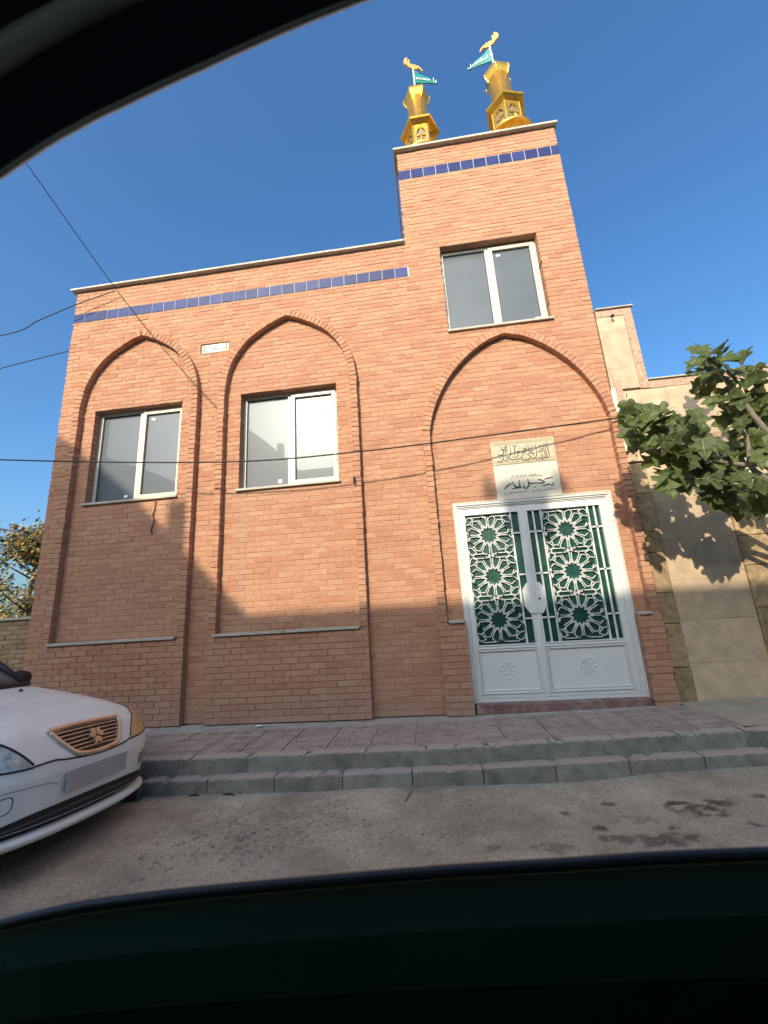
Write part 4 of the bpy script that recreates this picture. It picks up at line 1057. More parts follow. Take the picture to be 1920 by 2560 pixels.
ca, cb = MB(), MB()
for p in tips:
    for k in range(random.randint(26, 44)):
        q = p + Vector((random.gauss(0, .13), random.gauss(0, .13), random.gauss(0, .12)))
        s_ = random.uniform(.03, .055); n1 = Vector((random.gauss(0, 1), random.gauss(0, 1), random.gauss(0, 1))).normalized()
        n2 = n1.orthogonal().normalized(); n3 = n1.cross(n2)
        tgt = ca if random.random() < .6 else cb
        tgt.add([q - n2 * s_, q + n3 * s_ * .55, q + n2 * s_, q - n3 * s_ * .55], [(0, 1, 2, 3)])
ca.build("crown", LEAFA, tree); cb.build("crown", LEAFG, tree)
t2 = []
for (bx, by) in ((-9.9, 4.2), (-11.2, 4.0)):
    tt = empty("autumn_tree", (bx, by, 0), {-9.9: "thin yellowish tree partly cut by the left picture edge behind the garden wall", -11.2: "low leafy tree behind the garden wall beside the left picture edge", -12.6: "farthest leafy tree behind the garden wall, below the grey building"}[bx], "tree", "trees behind the garden wall")
    b = MB(); b.tube([(bx, by, 0), (bx + .05, by, 1.2), (bx, by, 2.3)], [.08, .06, .02], 7); b.build("trunk", BARK, tt, smooth=True)
    ca = MB()
    for k in range(60):
        cc = Vector((bx + random.gauss(0, .55), by + random.gauss(0, .5), 1.35 + random.gauss(0, .4)))
        for j in range(22):
            q = cc + Vector((random.gauss(0, .14), random.gauss(0, .14), random.gauss(0, .12)))
            if q.z < .5: continue
            s_ = random.uniform(.03, .06); n1 = Vector((random.gauss(0, 1), random.gauss(0, 1), random.gauss(0, 1))).normalized()
            n2 = n1.orthogonal().normalized(); n3 = n1.cross(n2)
            ca.add([q - n2 * s_, q + n3 * s_ * .55, q + n2 * s_, q - n3 * s_ * .55], [(0, 1, 2, 3)])
    ca.build("crown", LEAFG if bx < -10 else LEAFA, tt)
gb = empty("grey_building", (-24, 15, 0), "plain grey concrete building far off at the left edge behind the trees", "building")
b = MB(); b.box(-32, -21.1, 12, 12.8, -.2, 6.15); b.build("wall", PLASTER, gb)
b = MB(); b.box(-32.1, -21.05, 11.95, 12.85, 6.152, 6.3); b.build("parapet", PLASTER, gb)
for xx in (-30, -27, -24.5):
    b = MB(); b.box(xx, xx + 1.2, 11.95, 12.05, 2.8, 4.2); fr = b.build("window_frame", PVCW, gb)
    b = MB(); b.box(xx + .08, xx + 1.12, 11.93, 11.97, 2.88, 4.12); b.build("pane", PANE2, fr)

# ------------------------------------------------------------------ ground, road, pavement, kerb
def fbm(x, y, s, seed, o=4):
    out = np.zeros_like(x); amp = 1
    r = np.random.default_rng(seed)
    for k in range(o):
        for j in range(5):
            a = r.uniform(0, 6.28); f = s * 2 ** k * r.uniform(.7, 1.3); ph = r.uniform(0, 6.28)
            out += amp * np.sin((x * math.cos(a) + y * math.sin(a)) * f + ph) / 5
        amp *= .55
    return out
gm = MB(); gm.add([(-900, -900, -.42), (900, -900, -.42), (900, 900, -.42), (-900, 900, -.42)], [(0, 1, 2, 3)])
EARTH = mat("dry_earth", (.27, .215, .155), .95, .25, .6, .4, 20)
tag(gm.build("ground", EARTH, None), kind="structure")

def pz(x): return .018 * np.maximum(0, x)
def ky(x): return -1.168 + .042 * x           # front line of the upper kerb
def road_z(x, y):
    return -.256 + .035 * np.clip(-1.3 - y, 0, 4) + .4 * pz(np.minimum(x, 6))
xs = np.concatenate([np.linspace(-40, -4.4, 40), np.arange(-4.3, 4.3, .022), np.linspace(4.4, 40, 40)])
ys = np.concatenate([np.linspace(-12.0, -4.4, 24), np.arange(-4.3, -.8, .022)])
X, Y = np.meshgrid(xs, ys)
fine = np.clip(1.4 - np.abs(X) / 6, 0, 1)
lump = fbm(X, Y, 7, 3, 4)
Z = road_z(X, Y) + .008 * fbm(X, Y, 2.2, 1, 3) + fine * (.0035 * lump + .0022 * fbm(X, Y, 34, 5, 3)) + fine * rng.normal(0, .0014, X.shape)
# dirt drifted against the kerb
Z += .03 * np.exp(-np.clip(ky(X) - .12 - Y, 0, 9) / .09) * (.6 + .4 * fbm(X, Y, 3, 8, 2)) + .05 * np.clip((X - 1.1) / 1.5, 0, 1) * np.exp(-np.clip(ky(X) - .12 - Y, 0, 9) / .35)
stain = np.zeros_like(X)
sn = fbm(X, Y, 14, 21, 3); sn2 = fbm(X, Y, 55, 22, 3)
for (sx, sy, rx, ry, a) in ((1.47, -1.67, .07, .035, 1), (1.53, -1.77, .13, .05, 1), (1.76, -1.69, .08, .05, 1), (1.58, -1.86, .10, .035, .9), (1.6, -1.25, .05, .02, .9), (1.08, -1.62, .05, .03, .9), (.89, -1.97, .05, .035, .9), (.93, -2.1, .10, .05, .8), (1.13, -1.88, .12, .06, .45), (1.13, -2.13, .17, .06, .8), (.53, -2.21, .10, .05, .6), (2.02, -1.6, .08, .03, .9), (.23, -2.22, .08, .04, .55), (.2, -1.95, .3, .1, .2), (-1.6, -1.9, .25, .12, .25), (-1.2, -1.75, .2, .08, .3), (1.3, -2.0, .04, .02, .9), (.75, -1.75, .03, .02, .8), (1.95, -1.95, .05, .02, .8), (1.75, -2.0, .04, .03, .8)):
    d = ((X - sx) / rx) ** 2 + ((Y - sy) / ry) ** 2
    stain = np.maximum(stain, .8 * a * np.clip(1.15 - d * .8 + 1.1 * sn + 1.3 * sn2, 0, 1) * (d < 4))
me = bpy.data.meshes.new("road")
nx, ny = len(xs), len(ys)
idx = np.arange(nx * ny).reshape(ny, nx)
quads = np.stack([idx[:-1, :-1], idx[:-1, 1:], idx[1:, 1:], idx[1:, :-1]], -1).reshape(-1, 4)
me.vertices.add(nx * ny); me.vertices.foreach_set("co", np.stack([X, Y, Z], -1).astype(np.float32).ravel())
me.loops.add(len(quads) * 4); me.polygons.add(len(quads))
me.loops.foreach_set("vertex_index", quads.ravel().astype(np.int32)); me.polygons.foreach_set("loop_start", np.arange(0, len(quads) * 4, 4, dtype=np.int32))
me.polygons.foreach_set("use_smooth", [True] * len(quads)); me.update(calc_edges=True)
at = me.attributes.new("stain", 'FLOAT', 'POINT'); at.data.foreach_set("value", stain.astype(np.float32).ravel())
m, nt, N, L, P = nodes_of("dirt_road")
geo = N.new("ShaderNodeNewGeometry")
def noise(sc, det=6, rough=.6):
    n = N.new("ShaderNodeTexNoise"); n.inputs["Scale"].default_value = sc; n.inputs["Detail"].default_value = det; n.inputs["Roughness"].default_value = rough
    L.new(geo.outputs["Position"], n.inputs["Vector"]); return n.outputs[0]
cr = N.new("ShaderNodeValToRGB"); e = cr.color_ramp.elements
e[0].position = .34; e[0].color = (.31, .245, .172, 1); e[1].position = .68; e[1].color = (.58, .475, .34, 1)
L.new(noise(1.7, 9, .68), cr.inputs[0])
sp = N.new("ShaderNodeMapRange"); sp.inputs[1].default_value = .35; sp.inputs[2].default_value = .68; sp.inputs[3].default_value = .72; sp.inputs[4].default_value = 1.2
L.new(noise(55, 5, .7), sp.inputs[0])
hs = N.new("ShaderNodeHueSaturation"); L.new(cr.outputs[0], hs.inputs["Color"]); L.new(sp.outputs[0], hs.inputs["Value"])
at_ = N.new("ShaderNodeAttribute"); at_.attribute_name = "stain"
mx = N.new("ShaderNodeMixRGB"); mx.inputs[2].default_value = (.040, .033, .022, 1)
L.new(at_.outputs["Fac"], mx.inputs[0]); L.new(hs.outputs[0], mx.inputs[1]); L.new(mx.outputs[0], P.inputs["Base Color"])
P.inputs["Roughness"].default_value = .95; P.inputs["Specular IOR Level"].default_value = .2
bp = N.new("ShaderNodeBump"); bp.inputs["Strength"].default_value = .7; bp.inputs["Distance"].default_value = .015
L.new(noise(48, 8, .75), bp.inputs["Height"]); L.new(bp.outputs[0], P.inputs["Normal"])
me.materials.append(m)
road = bpy.data.objects.new("road", me); COL.objects.link(road); tag(road, kind="structure")
ROADM = m
# clods of dried mud, loose grit and pebbles
cl = MB()
for k in range(420):
    x, y = random.gauss(-1.0, .55), random.gauss(-1.95, .22)
    if random.random() < .35: x, y = random.uniform(-2.4, 3), random.uniform(-2.6, -1.35)
    if y > float(ky(x)) - .15: continue
    s_ = random.uniform(.006, .017); z = float(road_z(np.array(x), np.array(y))) + s_ * .25
    n_v = 7; vs = [(x + s_ * math.cos(t) * random.uniform(.7, 1.3), y + s_ * math.sin(t) * random.uniform(.7, 1.3), z - s_ * .5) for t in np.linspace(0, 6.28, n_v, endpoint=False)]
    vs += [(x + (a - x) * .6 + random.gauss(0, s_ * .1), y + (b_ - y) * .6, z + s_ * random.uniform(.2, .5)) for a, b_, c_ in vs]
    cl.add(vs, [tuple(range(n_v, 2 * n_v))] + [(i, (i + 1) % n_v, n_v + (i + 1) % n_v, n_v + i) for i in range(n_v)])
tag(cl.build("mud_rubble", ROADM, None), kind="stuff")
gr = MB()
for k in range(2600):
    x, y = random.uniform(-3.2, 3.4), random.uniform(-3.4, -1.28)
    if random.random() < .5:
        x = random.gauss(-1.1, .7); y = random.gauss(-1.95, .3)
    if y > float(ky(x)) - .14: continue
    s_ = random.uniform(.0025, .007) * (1.7 if random.random() < .10 else 1)
    z = float(road_z(np.array(x), np.array(y))) + s_ * .3
    if y > -1.45: z += .02
    q = [Vector((x, y, z)) + Vector(v) * s_ * random.uniform(.6, 1.2) for v in ((1, 0, 0), (-1, 0, 0), (0, 1, 0), (0, -1, 0), (0, 0, .7), (0, 0, -.7))]
    gr.add(q, [(0, 2, 4), (2, 1, 4), (1, 3, 4), (3, 0, 4), (2, 0, 5), (1, 2, 5), (3, 1, 5), (0, 3, 5)])
tag(gr.build("gravel", mat("grit", (.46, .40, .31), .95, .2, 20, tint=.3), None), kind="stuff")

# pavement: bedding slab, red relief tiles, kerb stones
pave = MB()
px_ = np.linspace(-16, 12, 57)
for a, c in zip(px_[:-1], px_[1:]):
    za, zc = float(pz(a)) - .012, float(pz(c)) - .012
    pave.add([(a, ky(a) + .10, za), (c, ky(c) + .10, zc), (c, .7, zc), (a, .7, za)], [(0, 1, 2, 3)])
pavement = pave.build("pavement", MORT2, None); tag(pavement, kind="structure")
def relief(mb, x, y, z, s):
    def raised(a, b_, c, d): mb.box(x + a * s, x + b_ * s, y + c * s, y + d * s, z - .001, z + .0042)
    # bracket pattern: four interlocking hooks and a cross
    for ox in (.06, .54):
        for oy in (.06, .54):
            raised(ox, ox + .06, oy, oy + .36); raised(ox + .08, ox + .34, oy + .15, oy + .21); raised(ox + .33, ox + .39, oy + .06, oy + .30)
tmesh = []
TS = .386
for k in range(5):
    b = MB(); b.box(.004, TS - .004, .004, TS - .004, -.05, 0)
    relief(b, 0, 0, 0, TS)
    t = b.build("paving_tile", PAVE, None, bevel=.002); 
    tmesh.append(t.data); bpy.data.objects.remove(t)
for i in range(-22, 7):
    for j in range(2):
        x = .13 + i * (TS + .004) - .0
        xm = x + TS / 2
        if xm > 2.40: continue
        y = float(ky(xm)) + .125 + j * (TS + .003) - .02
        o_ = bpy.data.objects.new("paving_tile", random.choice(tmesh)); COL.objects.link(o_); o_.parent = pavement
        o_.location = (x, y, float(pz(xm)) + random.uniform(-.002, .002))
        o_.rotation_euler = (random.gauss(0, .004), -.018 * (xm > 0) + random.gauss(0, .003), .042)
fc = MB()
for a, c in zip(np.linspace(2.41, 12, 20)[:-1], np.linspace(2.41, 12, 20)[1:]):
    fc.add([(a, ky(a) + .10, pz(a) + .002), (c - .006, ky(c) + .10, pz(c) + .002), (c - .006, .05, pz(c) + .002), (a, .05, pz(a) + .002)], [(0, 1, 2, 3)])
tag(fc.build("forecourt", FORE, None), kind="structure")
kerb = MB()
for a, c in zip(px_[:-1], px_[1:]):
    kerb.add([(a, ky(a) + .008, -.4), (c, ky(c) + .008, -.4), (c, ky(c) + .008, pz(c) - .02), (a, ky(a) + .008, pz(a) - .02)], [(0, 1, 2, 3)])
    kerb.add([(a, ky(a) + .1, pz(a) - .02), (a, ky(a) + .008, pz(a) - .02), (c, ky(c) + .008, pz(c) - .02), (c, ky(c) + .1, pz(c) - .02)], [(0, 1, 2, 3)])
kerb_o = kerb.build("kerb", CONC, None); tag(kerb_o, kind="structure")
def kerbstone(x0, x1, yo, z0, z1, dep, worn):
    """stone with a worn, rounded and chipped front arris"""
    n = 14
    prof = [(0, z0), (0, z1 - .016), (.002, z1 - .007), (.007, z1 - .002), (.016, z1), (dep, z1)]
    vs = []; fs = []
    for i in range(n + 1):
        t = i / n; x = x0 + (x1 - x0) * t
        endr = .010 * (max(0, 1 - t * n / 1.2) + max(0, 1 - (1 - t) * n / 1.2))
        w = random.gauss(0, .0011); chip = worn * max(0, random.gauss(-.7, 1)) * .02
        for j, (py, z) in enumerate(prof):
            f = 1 if 0 < j < 5 else .2
            vs.append((x - (py + yo) * .042, ky(x) + yo + py + f * (w + endr) + (chip if j in (2, 3) else 0), z + .018 * max(0, x) + (-(endr * .6 + chip) if j >= 2 else 0) + random.gauss(0, .0012)))
    k = len(prof)
    for i in range(n):
        for j in range(k - 1): fs.append((i * k + j, (i + 1) * k + j, (i + 1) * k + j + 1, i * k + j + 1))
    fs.append(tuple(range(k))); fs.append(tuple(range((n + 1) * k - 1, n * k - 1, -1)))
    return MB().add(vs, fs).build("kerb_stone", CONC, kerb_o, smooth=False)
x = -9.5
for x in np.arange(-8.29, 8.5, .508):
    kerbstone(x + .008, x + .503 - .009, 0.0, -.14, .0, .125, .6)
for x in np.arange(-2.54, 8.5, .562):
    kerbstone(x + .004, x + .558, -.118, -.42, -.124, .14, 1.0)
# small dark block of broken concrete by the end of the lower kerb
b = MB(); b.box(-2.66, -2.50, -1.47, -1.33, -.30, -.15); bo = b.build("concrete_block", mat("dark_concrete", (.07, .066, .06), .9, .25, 14, .5, 40), None, bevel=.015)
tag(bo, "dark broken concrete block at the end of the lower kerb by the white car", "block")
b = MB(); b.tube([(-.305, -1.38, -.228), (-.318, -1.46, -.235), (-.333, -1.54, -.238)], [.007, .008, .006], 6)
tag(b.build("stick", WOOD, None), "short dry wooden stick lying on the dirt road by the kerb", "stick")
b = MB(); b.add([(-2.05, -.25, .008), (-1.98, -.26, .006), (-1.96, -.22, .02), (-1.99, -.20, .006), (-2.03, -.21, .014)], [(0, 1, 2, 3, 4)]); b.add([(-2.05, -.25, .004), (-1.98, -.26, .002), (-1.96, -.22, .012), (-1.99, -.20, .002), (-2.03, -.21, .008)], [(4, 3, 2, 1, 0)])
tag(b.build("paper_scrap", LETTER, None), "crumpled white scrap of paper on the pavement below the middle arch", "paper")
for (x, y, s_, lab) in ((-2.06, -1.39, .05, "dark sliver of wood lying against the lower kerb near the car"), (-1.77, -1.38, .055, "flat dark chip lying against the lower kerb below the middle arch")):
    z = float(road_z(np.array(x), np.array(y))) + .018
    b = MB(); b.tube([(x - s_, y, z), (x, y + .008, z + .004), (x + s_ * .8, y - .004, z)], [.006, .010, .005], 6)
    tag(b.build("wood_chip", mat("dark_wood", (.035, .03, .025), .8), None), lab, "chip")
# ------------------------------------------------------------------ fig tree by the pavement
FIGLEAF = mat("fig_leaf", (.090, .118, .036), .5, .35, 10, tint=.55, spec=.3)
n_ = FIGLEAF.node_tree
pr = n_.nodes["Principled BSDF"]
tl = n_.nodes.new("ShaderNodeBsdfTranslucent"); tl.inputs["Color"].default_value = (.20, .24, .05, 1)
ms = n_.nodes.new("ShaderNodeMixShader"); ms.inputs[0].default_value = .25
n_.links.new(pr.outputs[0], ms.inputs[1]); n_.links.new(tl.outputs[0], ms.inputs[2]); n_.links.new(ms.outputs[0], n_.nodes["Material Output"].inputs[0])
FIGBARK = mat("fig_bark", (.19, .16, .12), .85, .2, 20, .5, 50)
VEIN = mat("leaf_vein", (.12, .15, .06), .5, .1)
fig = empty("fig_tree", (4.05, -1.0, 0.05), "large leaved green fig tree reaching in from the right in front of the stone house", "tree")
b = MB(); b.tube(spline([(4.12, -1.02, -.1), (4.05, -1.0, .6), (3.9, -.97, 1.25), (3.70, -.95, 1.82)], 5), [.10 - .0025 * i for i in range(16)], 10)
b.build("trunk", FIGBARK, fig, smooth=True)
for br in FIG_BRANCHES + [[[3.9, -.97, 1.25], [4.3, -1.2, 2.2], [4.6, -1.4, 3.1]], [[3.7, -.95, 1.8], [3.8, -.6, 2.6], [3.75, -.4, 3.3]]]:
    p = spline(br, 5); n = len(p)
    b = MB(); b.tube(p, [.034 * (1 - .8 * i / n) for i in range(n)], 7); b.build("branch", FIGBARK, fig, smooth=True)

def fig_leaf_mesh(seed):
    r = random.Random(seed)
    # outline of a five-lobed leaf, stalk at the origin, tip along +x, blade in the x-y plane, unit length
    half = [(0, .0), (-.07, .09), (-.09, .19), (.02, .31), (.15, .33), (.21, .25), (.25, .20), (.34, .30), (.47, .40), (.61, .42), (.62, .31), (.56, .20), (.68, .18), (.80, .165), (.91, .10), (1.04, 0)]
    half = [(x + r.uniform(-.02, .02), y * r.uniform(.9, 1.1)) for x, y in half]
    half[0] = (0, 0); half[-1] = (1.0, 0)
    mid = [(x, 0) for x, y in half]
    fold, droop = r.uniform(.10, .30), r.uniform(.15, .45)
    def H(x, y): return fold * abs(y) - droop * x * x * .6 + .05 * math.sin(9 * x + 3 * y)
    vs = []; fs = []
    for s in (1, -1):
        b0 = len(vs)
        for (x, y), (mx_, _) in zip(half, mid):
            mxx = min(max(mx_, 0), 1)
            vs.append((x, s * y, H(x, y)))
            vs.append(((x + mxx) / 2, s * y * .5, H((x + mxx) / 2, y * .5) + .012))
            vs.append((mxx, 0, H(mxx, 0)))
        for i in range(len(half) - 1):
            for k in range(2):
                q = (b0 + 3 * i + k, b0 + 3 * i + k + 1, b0 + 3 * i + k + 4, b0 + 3 * i + k + 3)
                fs.append(q if s < 0 else q[::-1])
    me = bpy.data.meshes.new("leaf")
    # veins and stalk as thin raised strips
    nb = len(fs)
    def strip(a, c, w):
        n = 4; base = len(vs)
        for i in range(n + 1):
            t = i / n; x = a[0] + (c[0] - a[0]) * t; y = a[1] + (c[1] - a[1]) * t
            dx, dy = c[0] - a[0], c[1] - a[1]; l = math.hypot(dx, dy); ww = w * (1 - .6 * t)
            for s in (-1, 1): vs.append((x - dy / l * ww * s, y + dx / l * ww * s, H(x, y) + .014))
        for i in range(n): fs.append((base + 2 * i, base + 2 * i + 1, base + 2 * i + 3, base + 2 * i + 2))
    strip((0, 0), (.95, 0), .014)
    for s in (1, -1):
        strip((.02, 0), (.08, s * .28), .010); strip((.1, 0), (.5, s * .38), .011); strip((.45, 0), (.62, s * .15), .007)
    strip((-.30, 0), (.03, 0), .016)
    me.from_pydata(vs, [], fs)
    me.materials.append(FIGLEAF); me.materials.append(VEIN)
    me.polygons.foreach_set("material_index", [0] * nb + [1] * (len(fs) - nb))
    me.polygons.foreach_set("use_smooth", [True] * len(fs))
    a = me.attributes.new("tint", 'FLOAT', 'POINT'); a.data.foreach_set("value", np.full(len(vs), r.random(), np.float32))
    me.validate()
    return me
leaf_meshes = [fig_leaf_mesh(k) for k in range(12)]
extra = [[4.0 + random.gauss(0, .45), -1.05 + random.gauss(0, .4), 2.6 + random.gauss(0, .5)] for k in range(30)]
more = [[x + random.gauss(0, .05), y + random.gauss(0, .10), z + random.gauss(-.03, .05)] for x, y, z in FIG_LEAVES[:71] if random.random() < .35]
more += [[x + random.gauss(0, .06), y + random.gauss(0, .10), z + random.gauss(0, .06)] for x, y, z in FIG_LEAVES[71:] if random.random() < .15]
for (x, y, z) in FIG_LEAVES + more + [q for q in extra if q[0] > 3.45]:
    c = Vector((x, y, z))
    tip = Vector((random.gauss(-.45, .6), random.gauss(-.40, .5), random.gauss(-.55, .45))).normalized()
    nr = Vector((random.gauss(-.15, .55), random.gauss(-.75, .45), random.gauss(.65, .45)))
    zax = (nr - tip * nr.dot(tip)).normalized(); yax = zax.cross(tip)
    s_ = random.uniform(.18, .29)
    Rm = Matrix((tip, yax, zax)).transposed().to_4x4()
    o_ = bpy.data.objects.new("leaf", random.choice(leaf_meshes)); COL.objects.link(o_); o_.parent = fig
    o_.matrix_local = Matrix.Translation(c - tip * s_ * .45 - origin_of(fig)) @ Rm @ Matrix.Scale(s_, 4)

# ------------------------------------------------------------------ cables
def cable(name, pts, r, label):
    b = MB(); b.tube(spline(pts, 8), r, 6); o = b.build(name, CABLE, None, smooth=True); return tag(o, label, "cable")
cable("cable", [(-12, -.7, 4.55), (-8.5, -.62, 3.80), (-5.438, -.55, 3.353), (-2.414, -.5, 3.028), (-.704, -.45, 3.004), (.839, -.33, 3.094), (2.387, -.13, 3.234)], .009, "black cable strung across the whole facade at window height to the stone house")
cable("cable", [(-4.6, -3.44, 7.41), (-4.011, -2.0, 6.119), (-3.643, -1.1, 5.312), (-3.332, -0.5, 4.768), (-2.905, -0.16, 4.215), (-2.745, -0.095, 4.03)], .005, "thin black wire slanting down from the sky at upper left across the left arch")
cable("cable", [(-11, -1.0, 5.0), (-8.5, -.5, 5.35), (-6.34, -.13, 5.67), (-5.7, -.125, 5.86), (-5.12, -.12, 6.05), (-4.50, -.09, 6.235)], .008, "black wire tied under the coping at the top left corner of the mosque")
cable("cable", [(-11, .7, 5.2), (-8.5, .45, 5.30), (-6.72, .25, 5.385), (-5.22, .2, 5.53)], .007, "black wire meeting the left side of the mosque below the coping wire")
cable("cable", [(-11.5, 1.5, 3.55), (-9, 1.5, 3.22), (-7.48, 1.5, 2.985), (-6.6, 1.5, 2.63), (-5.2, 1.5, 2.0)], .012, "thick black cable dropping behind the mosque corner past the autumn tree")
cable("cable", [(2.40, -.12, 3.02), (2.395, -.13, 3.22), (2.47, -.13, 3.40), (2.56, -.12, 3.42), (2.66, -.10, 3.36), (2.74, -.09, 3.28), (2.80, -.07, 3.10)], .009, "short black cable loop on the stone house wall above the fig leaves")
b = MB(); b.tube(spline([(-3.60, -.022, 2.79), (-3.605, -.012, 2.66), (-3.625, -.012, 2.58), (-3.60, -.012, 2.50), (-3.63, -.012, 2.40), (-3.62, -.012, 2.32)], 6), .006, 6)
tag(b.build("cable", CABLE, None, smooth=True), "short frayed black cable end hanging below the sill of the left window", "cable")
hook = MB(); hook.tube(spline([(-.86, -.085, 2.80), (-.86, -.13, 2.80), (-.862, -.135, 2.74), (-.862, -.12, 2.72)], 5), .010, 8)
tag(hook.build("wall_hook", CABLE, None, smooth=True), "small black iron hook on the right jamb of the middle arch holding the cable", "hook")

# ------------------------------------------------------------------ white saloon parked at the left
car = empty("white_car", (-4.4, -2.19, -.22), "dusty white saloon car with a bronze grille parked by the kerb", "car")
CROWS = np.array([
    [.17, -.05, .79, .5, 2.6], [.22, .02, .82, .5, 2.6], [.265, -.012, .83, .5, 2.6], [.36, -.005, .84, .5, 2.6], [.50, 0, .85, .5, 2.6], [.58, -.02, .855, .5, 2.6],
    [.605, -.038, .855, .5, 2.6], [.66, -.075, .85, .5, 2.6], [.72, -.12, .845, .52, 2.6], [.77, -.19, .835, .56, 2.5], [.815, -.32, .82, .58, 2.4], [.86, -.50, .80, .55, 2.4],
    [.915, -.80, .77, .45, 2.5], [.96, -1.08, .74, .36, 2.6], [.99, -1.25, .70, .3, 2.6]])
CPOS = Vector((-2.317, -2.185, -.256 + .036)); CYAW, CROLL, CS = .006, -.073, .97
CM = Matrix.Translation(CPOS) @ Matrix.Rotation(CYAW, 4, 'Z') @ Matrix.Rotation(CROLL, 4, 'X') @ Matrix.Scale(CS, 4)
def cw(p): return tuple(CM @ Vector(p))
def crow(z): return [np.interp(z, CROWS[:, 0], CROWS[:, k]) for k in (1, 2, 3, 4)]
def surf(y, z, off=0.0):
    xF, w, L_, n = crow(z); u = min(abs(y) / w, .9999)
    x = xF - L_ * (1 - (1 - u ** n) ** (1 / n))
    if off:
        e = 1e-3
        a = np.array(surf(y + e, z)) - np.array(surf(y - e, z)); c = np.array(surf(y, z + e)) - np.array(surf(y, z - e))
        nn = np.cross(a, c); nn /= np.linalg.norm(nn)
        if nn[0] < 0: nn = -nn
        return (x + nn[0] * off, y + nn[1] * off, z + nn[2] * off)
    return (x, y, z)
def loft(rows, seg=18, rear=-4.35):
    """stack of plan outlines: rounded nose, straight sides, rounded tail"""
    vs = []; fs = []
    for (z, xF, w, L_, n, xR) in rows:
        ring = []
        for i in range(seg + 1):
            t = math.pi / 2 * i / seg
            ring.append((xF - L_ * (1 - math.cos(t) ** (2 / n)), w * math.sin(t) ** (2 / n), z))
        x0 = xF - L_; x1 = xR + L_
        for i in range(1, 9): ring.append((x0 + (x1 - x0) * i / 9, w, z))
        for i in range(seg + 1):
            t = math.pi / 2 * (1 - i / seg)
            ring.append((xR + L_ * (1 - math.cos(t) ** (2 / n)), w * math.sin(t) ** (2 / n), z))
        ring = ring + [(x, -y, zz) for x, y, zz in ring[-2:0:-1]]
        vs.append(ring)
    k = len(vs[0]); flat = [cw(p) for r in vs for p in r]
    for i in range(len(vs) - 1):
        for j in range(k): fs.append((i * k + j, i * k + (j + 1) % k, (i + 1) * k + (j + 1) % k, (i + 1) * k + j))
    fs.append(tuple(range((len(vs) - 1) * k, len(vs) * k))); fs.append(tuple(range(k - 1, -1, -1)))
    return MB().add(flat, fs)
zz = sorted(set(list(np.linspace(.255, .99, 40))))
rows_ = [(z, *crow(z), -4.35 + max(0, z - .9) * 3) for z in zz]
body = loft(rows_).build("body", CARWHITE, car, smooth=True)
lip = loft([(.165, -.06, .79, .5, 2.6, -4.2), (.172, .0, .80, .5, 2.6, -4.2), (.195, .03, .825, .5, 2.6, -4.25), (.215, .025, .825, .5, 2.6, -4.25), (.222, -.04, .80, .5, 2.6, -4.2)]).build("lip_spoiler", CARWHITE, car, smooth=True)
skirt = loft([(.12, -.20, .74, .5, 2.6, -4.1), (.222, -.05, .79, .5, 2.6, -4.2), (.26, -.03, .80, .5, 2.6, -4.2)]).build("under_tray", DARK, car, smooth=True)
cab = loft([(.985, -1.22, .70, .35, 3, -3.95), (1.05, -1.33, .685, .35, 3, -3.8), (1.15, -1.50, .655, .35, 3, -3.6), (1.25, -1.68, .62, .35, 3, -3.4), (1.34, -1.85, .58, .35, 3, -3.2)]).build("windows", CARGLASS, car, smooth=True)
roof = loft([(1.33, -1.82, .595, .35, 3, -3.25), (1.37, -1.90, .58, .35, 3, -3.15), (1.41, -2.05, .52, .35, 3, -3.0), (1.425, -2.25, .40, .3, 3, -2.8)]).build("roof", CARWHITE, car, smooth=True)
for s in (-1, 1):
    b = MB(); b.tube([cw((-1.36, s * .66, .985)), cw((-1.62, s * .61, 1.17)), cw((-1.92, s * .565, 1.345))], [.03, .032, .03], 8); b.build("windscreen_pillar", CARWHITE if s < 0 else DARK, car, smooth=True)
cowl = MB(); cowl.tube([cw((-1.17 - .18 * (abs(y) / .7) ** 2.2, y, .992)) for y in np.linspace(-.66, .66, 13)], .02, 6); cowl.build("cowl", DARK, car, smooth=True)
b = MB(); b.tube([cw((-1.22, .05, 1.01)), cw((-1.24, -.25, 1.03)), cw((-1.30, -.55, 1.03))], .008, 6); b.build("wiper", DARK, car, smooth=True)
for s in (-.30, .30):
    b = MB(); b.lathe([(.016, 0), (.014, .012), (.006, .018)], (0, 0), 10); b.v = [cw((x - 1.02, y + s, z + .953)) for x, y, z in b.v]; b.build("washer_jet", DARK, car)
for s in (-1, 1):
    b = MB(); b.lathe([(.02, -.06), (.07, -.05), (.085, 0), (.07, .06), (.03, .075)], (0, 0), 12)
    b.v = [cw((z * .9 - 1.62, s * .84 + y * 1.15, 1.04 + x * .9)) for x, y, z in b.v]; b.build("wing_mirror", DARK, car, smooth=True)
    for xw in (-.86, -3.45):
        wy = s * .80
        b = MB(); b.tube([cw((xw, wy - s * .10, .30)), cw((xw, wy + s * .07, .30))], .30 * CS, 24); wo = b.build("wheel", RUBBER, car)
        b = MB(); b.tube([cw((xw, wy + s * .05, .30)), cw((xw, wy + s * .078, .30))], .20 * CS, 18); b.build("rim", CHROME, wo)
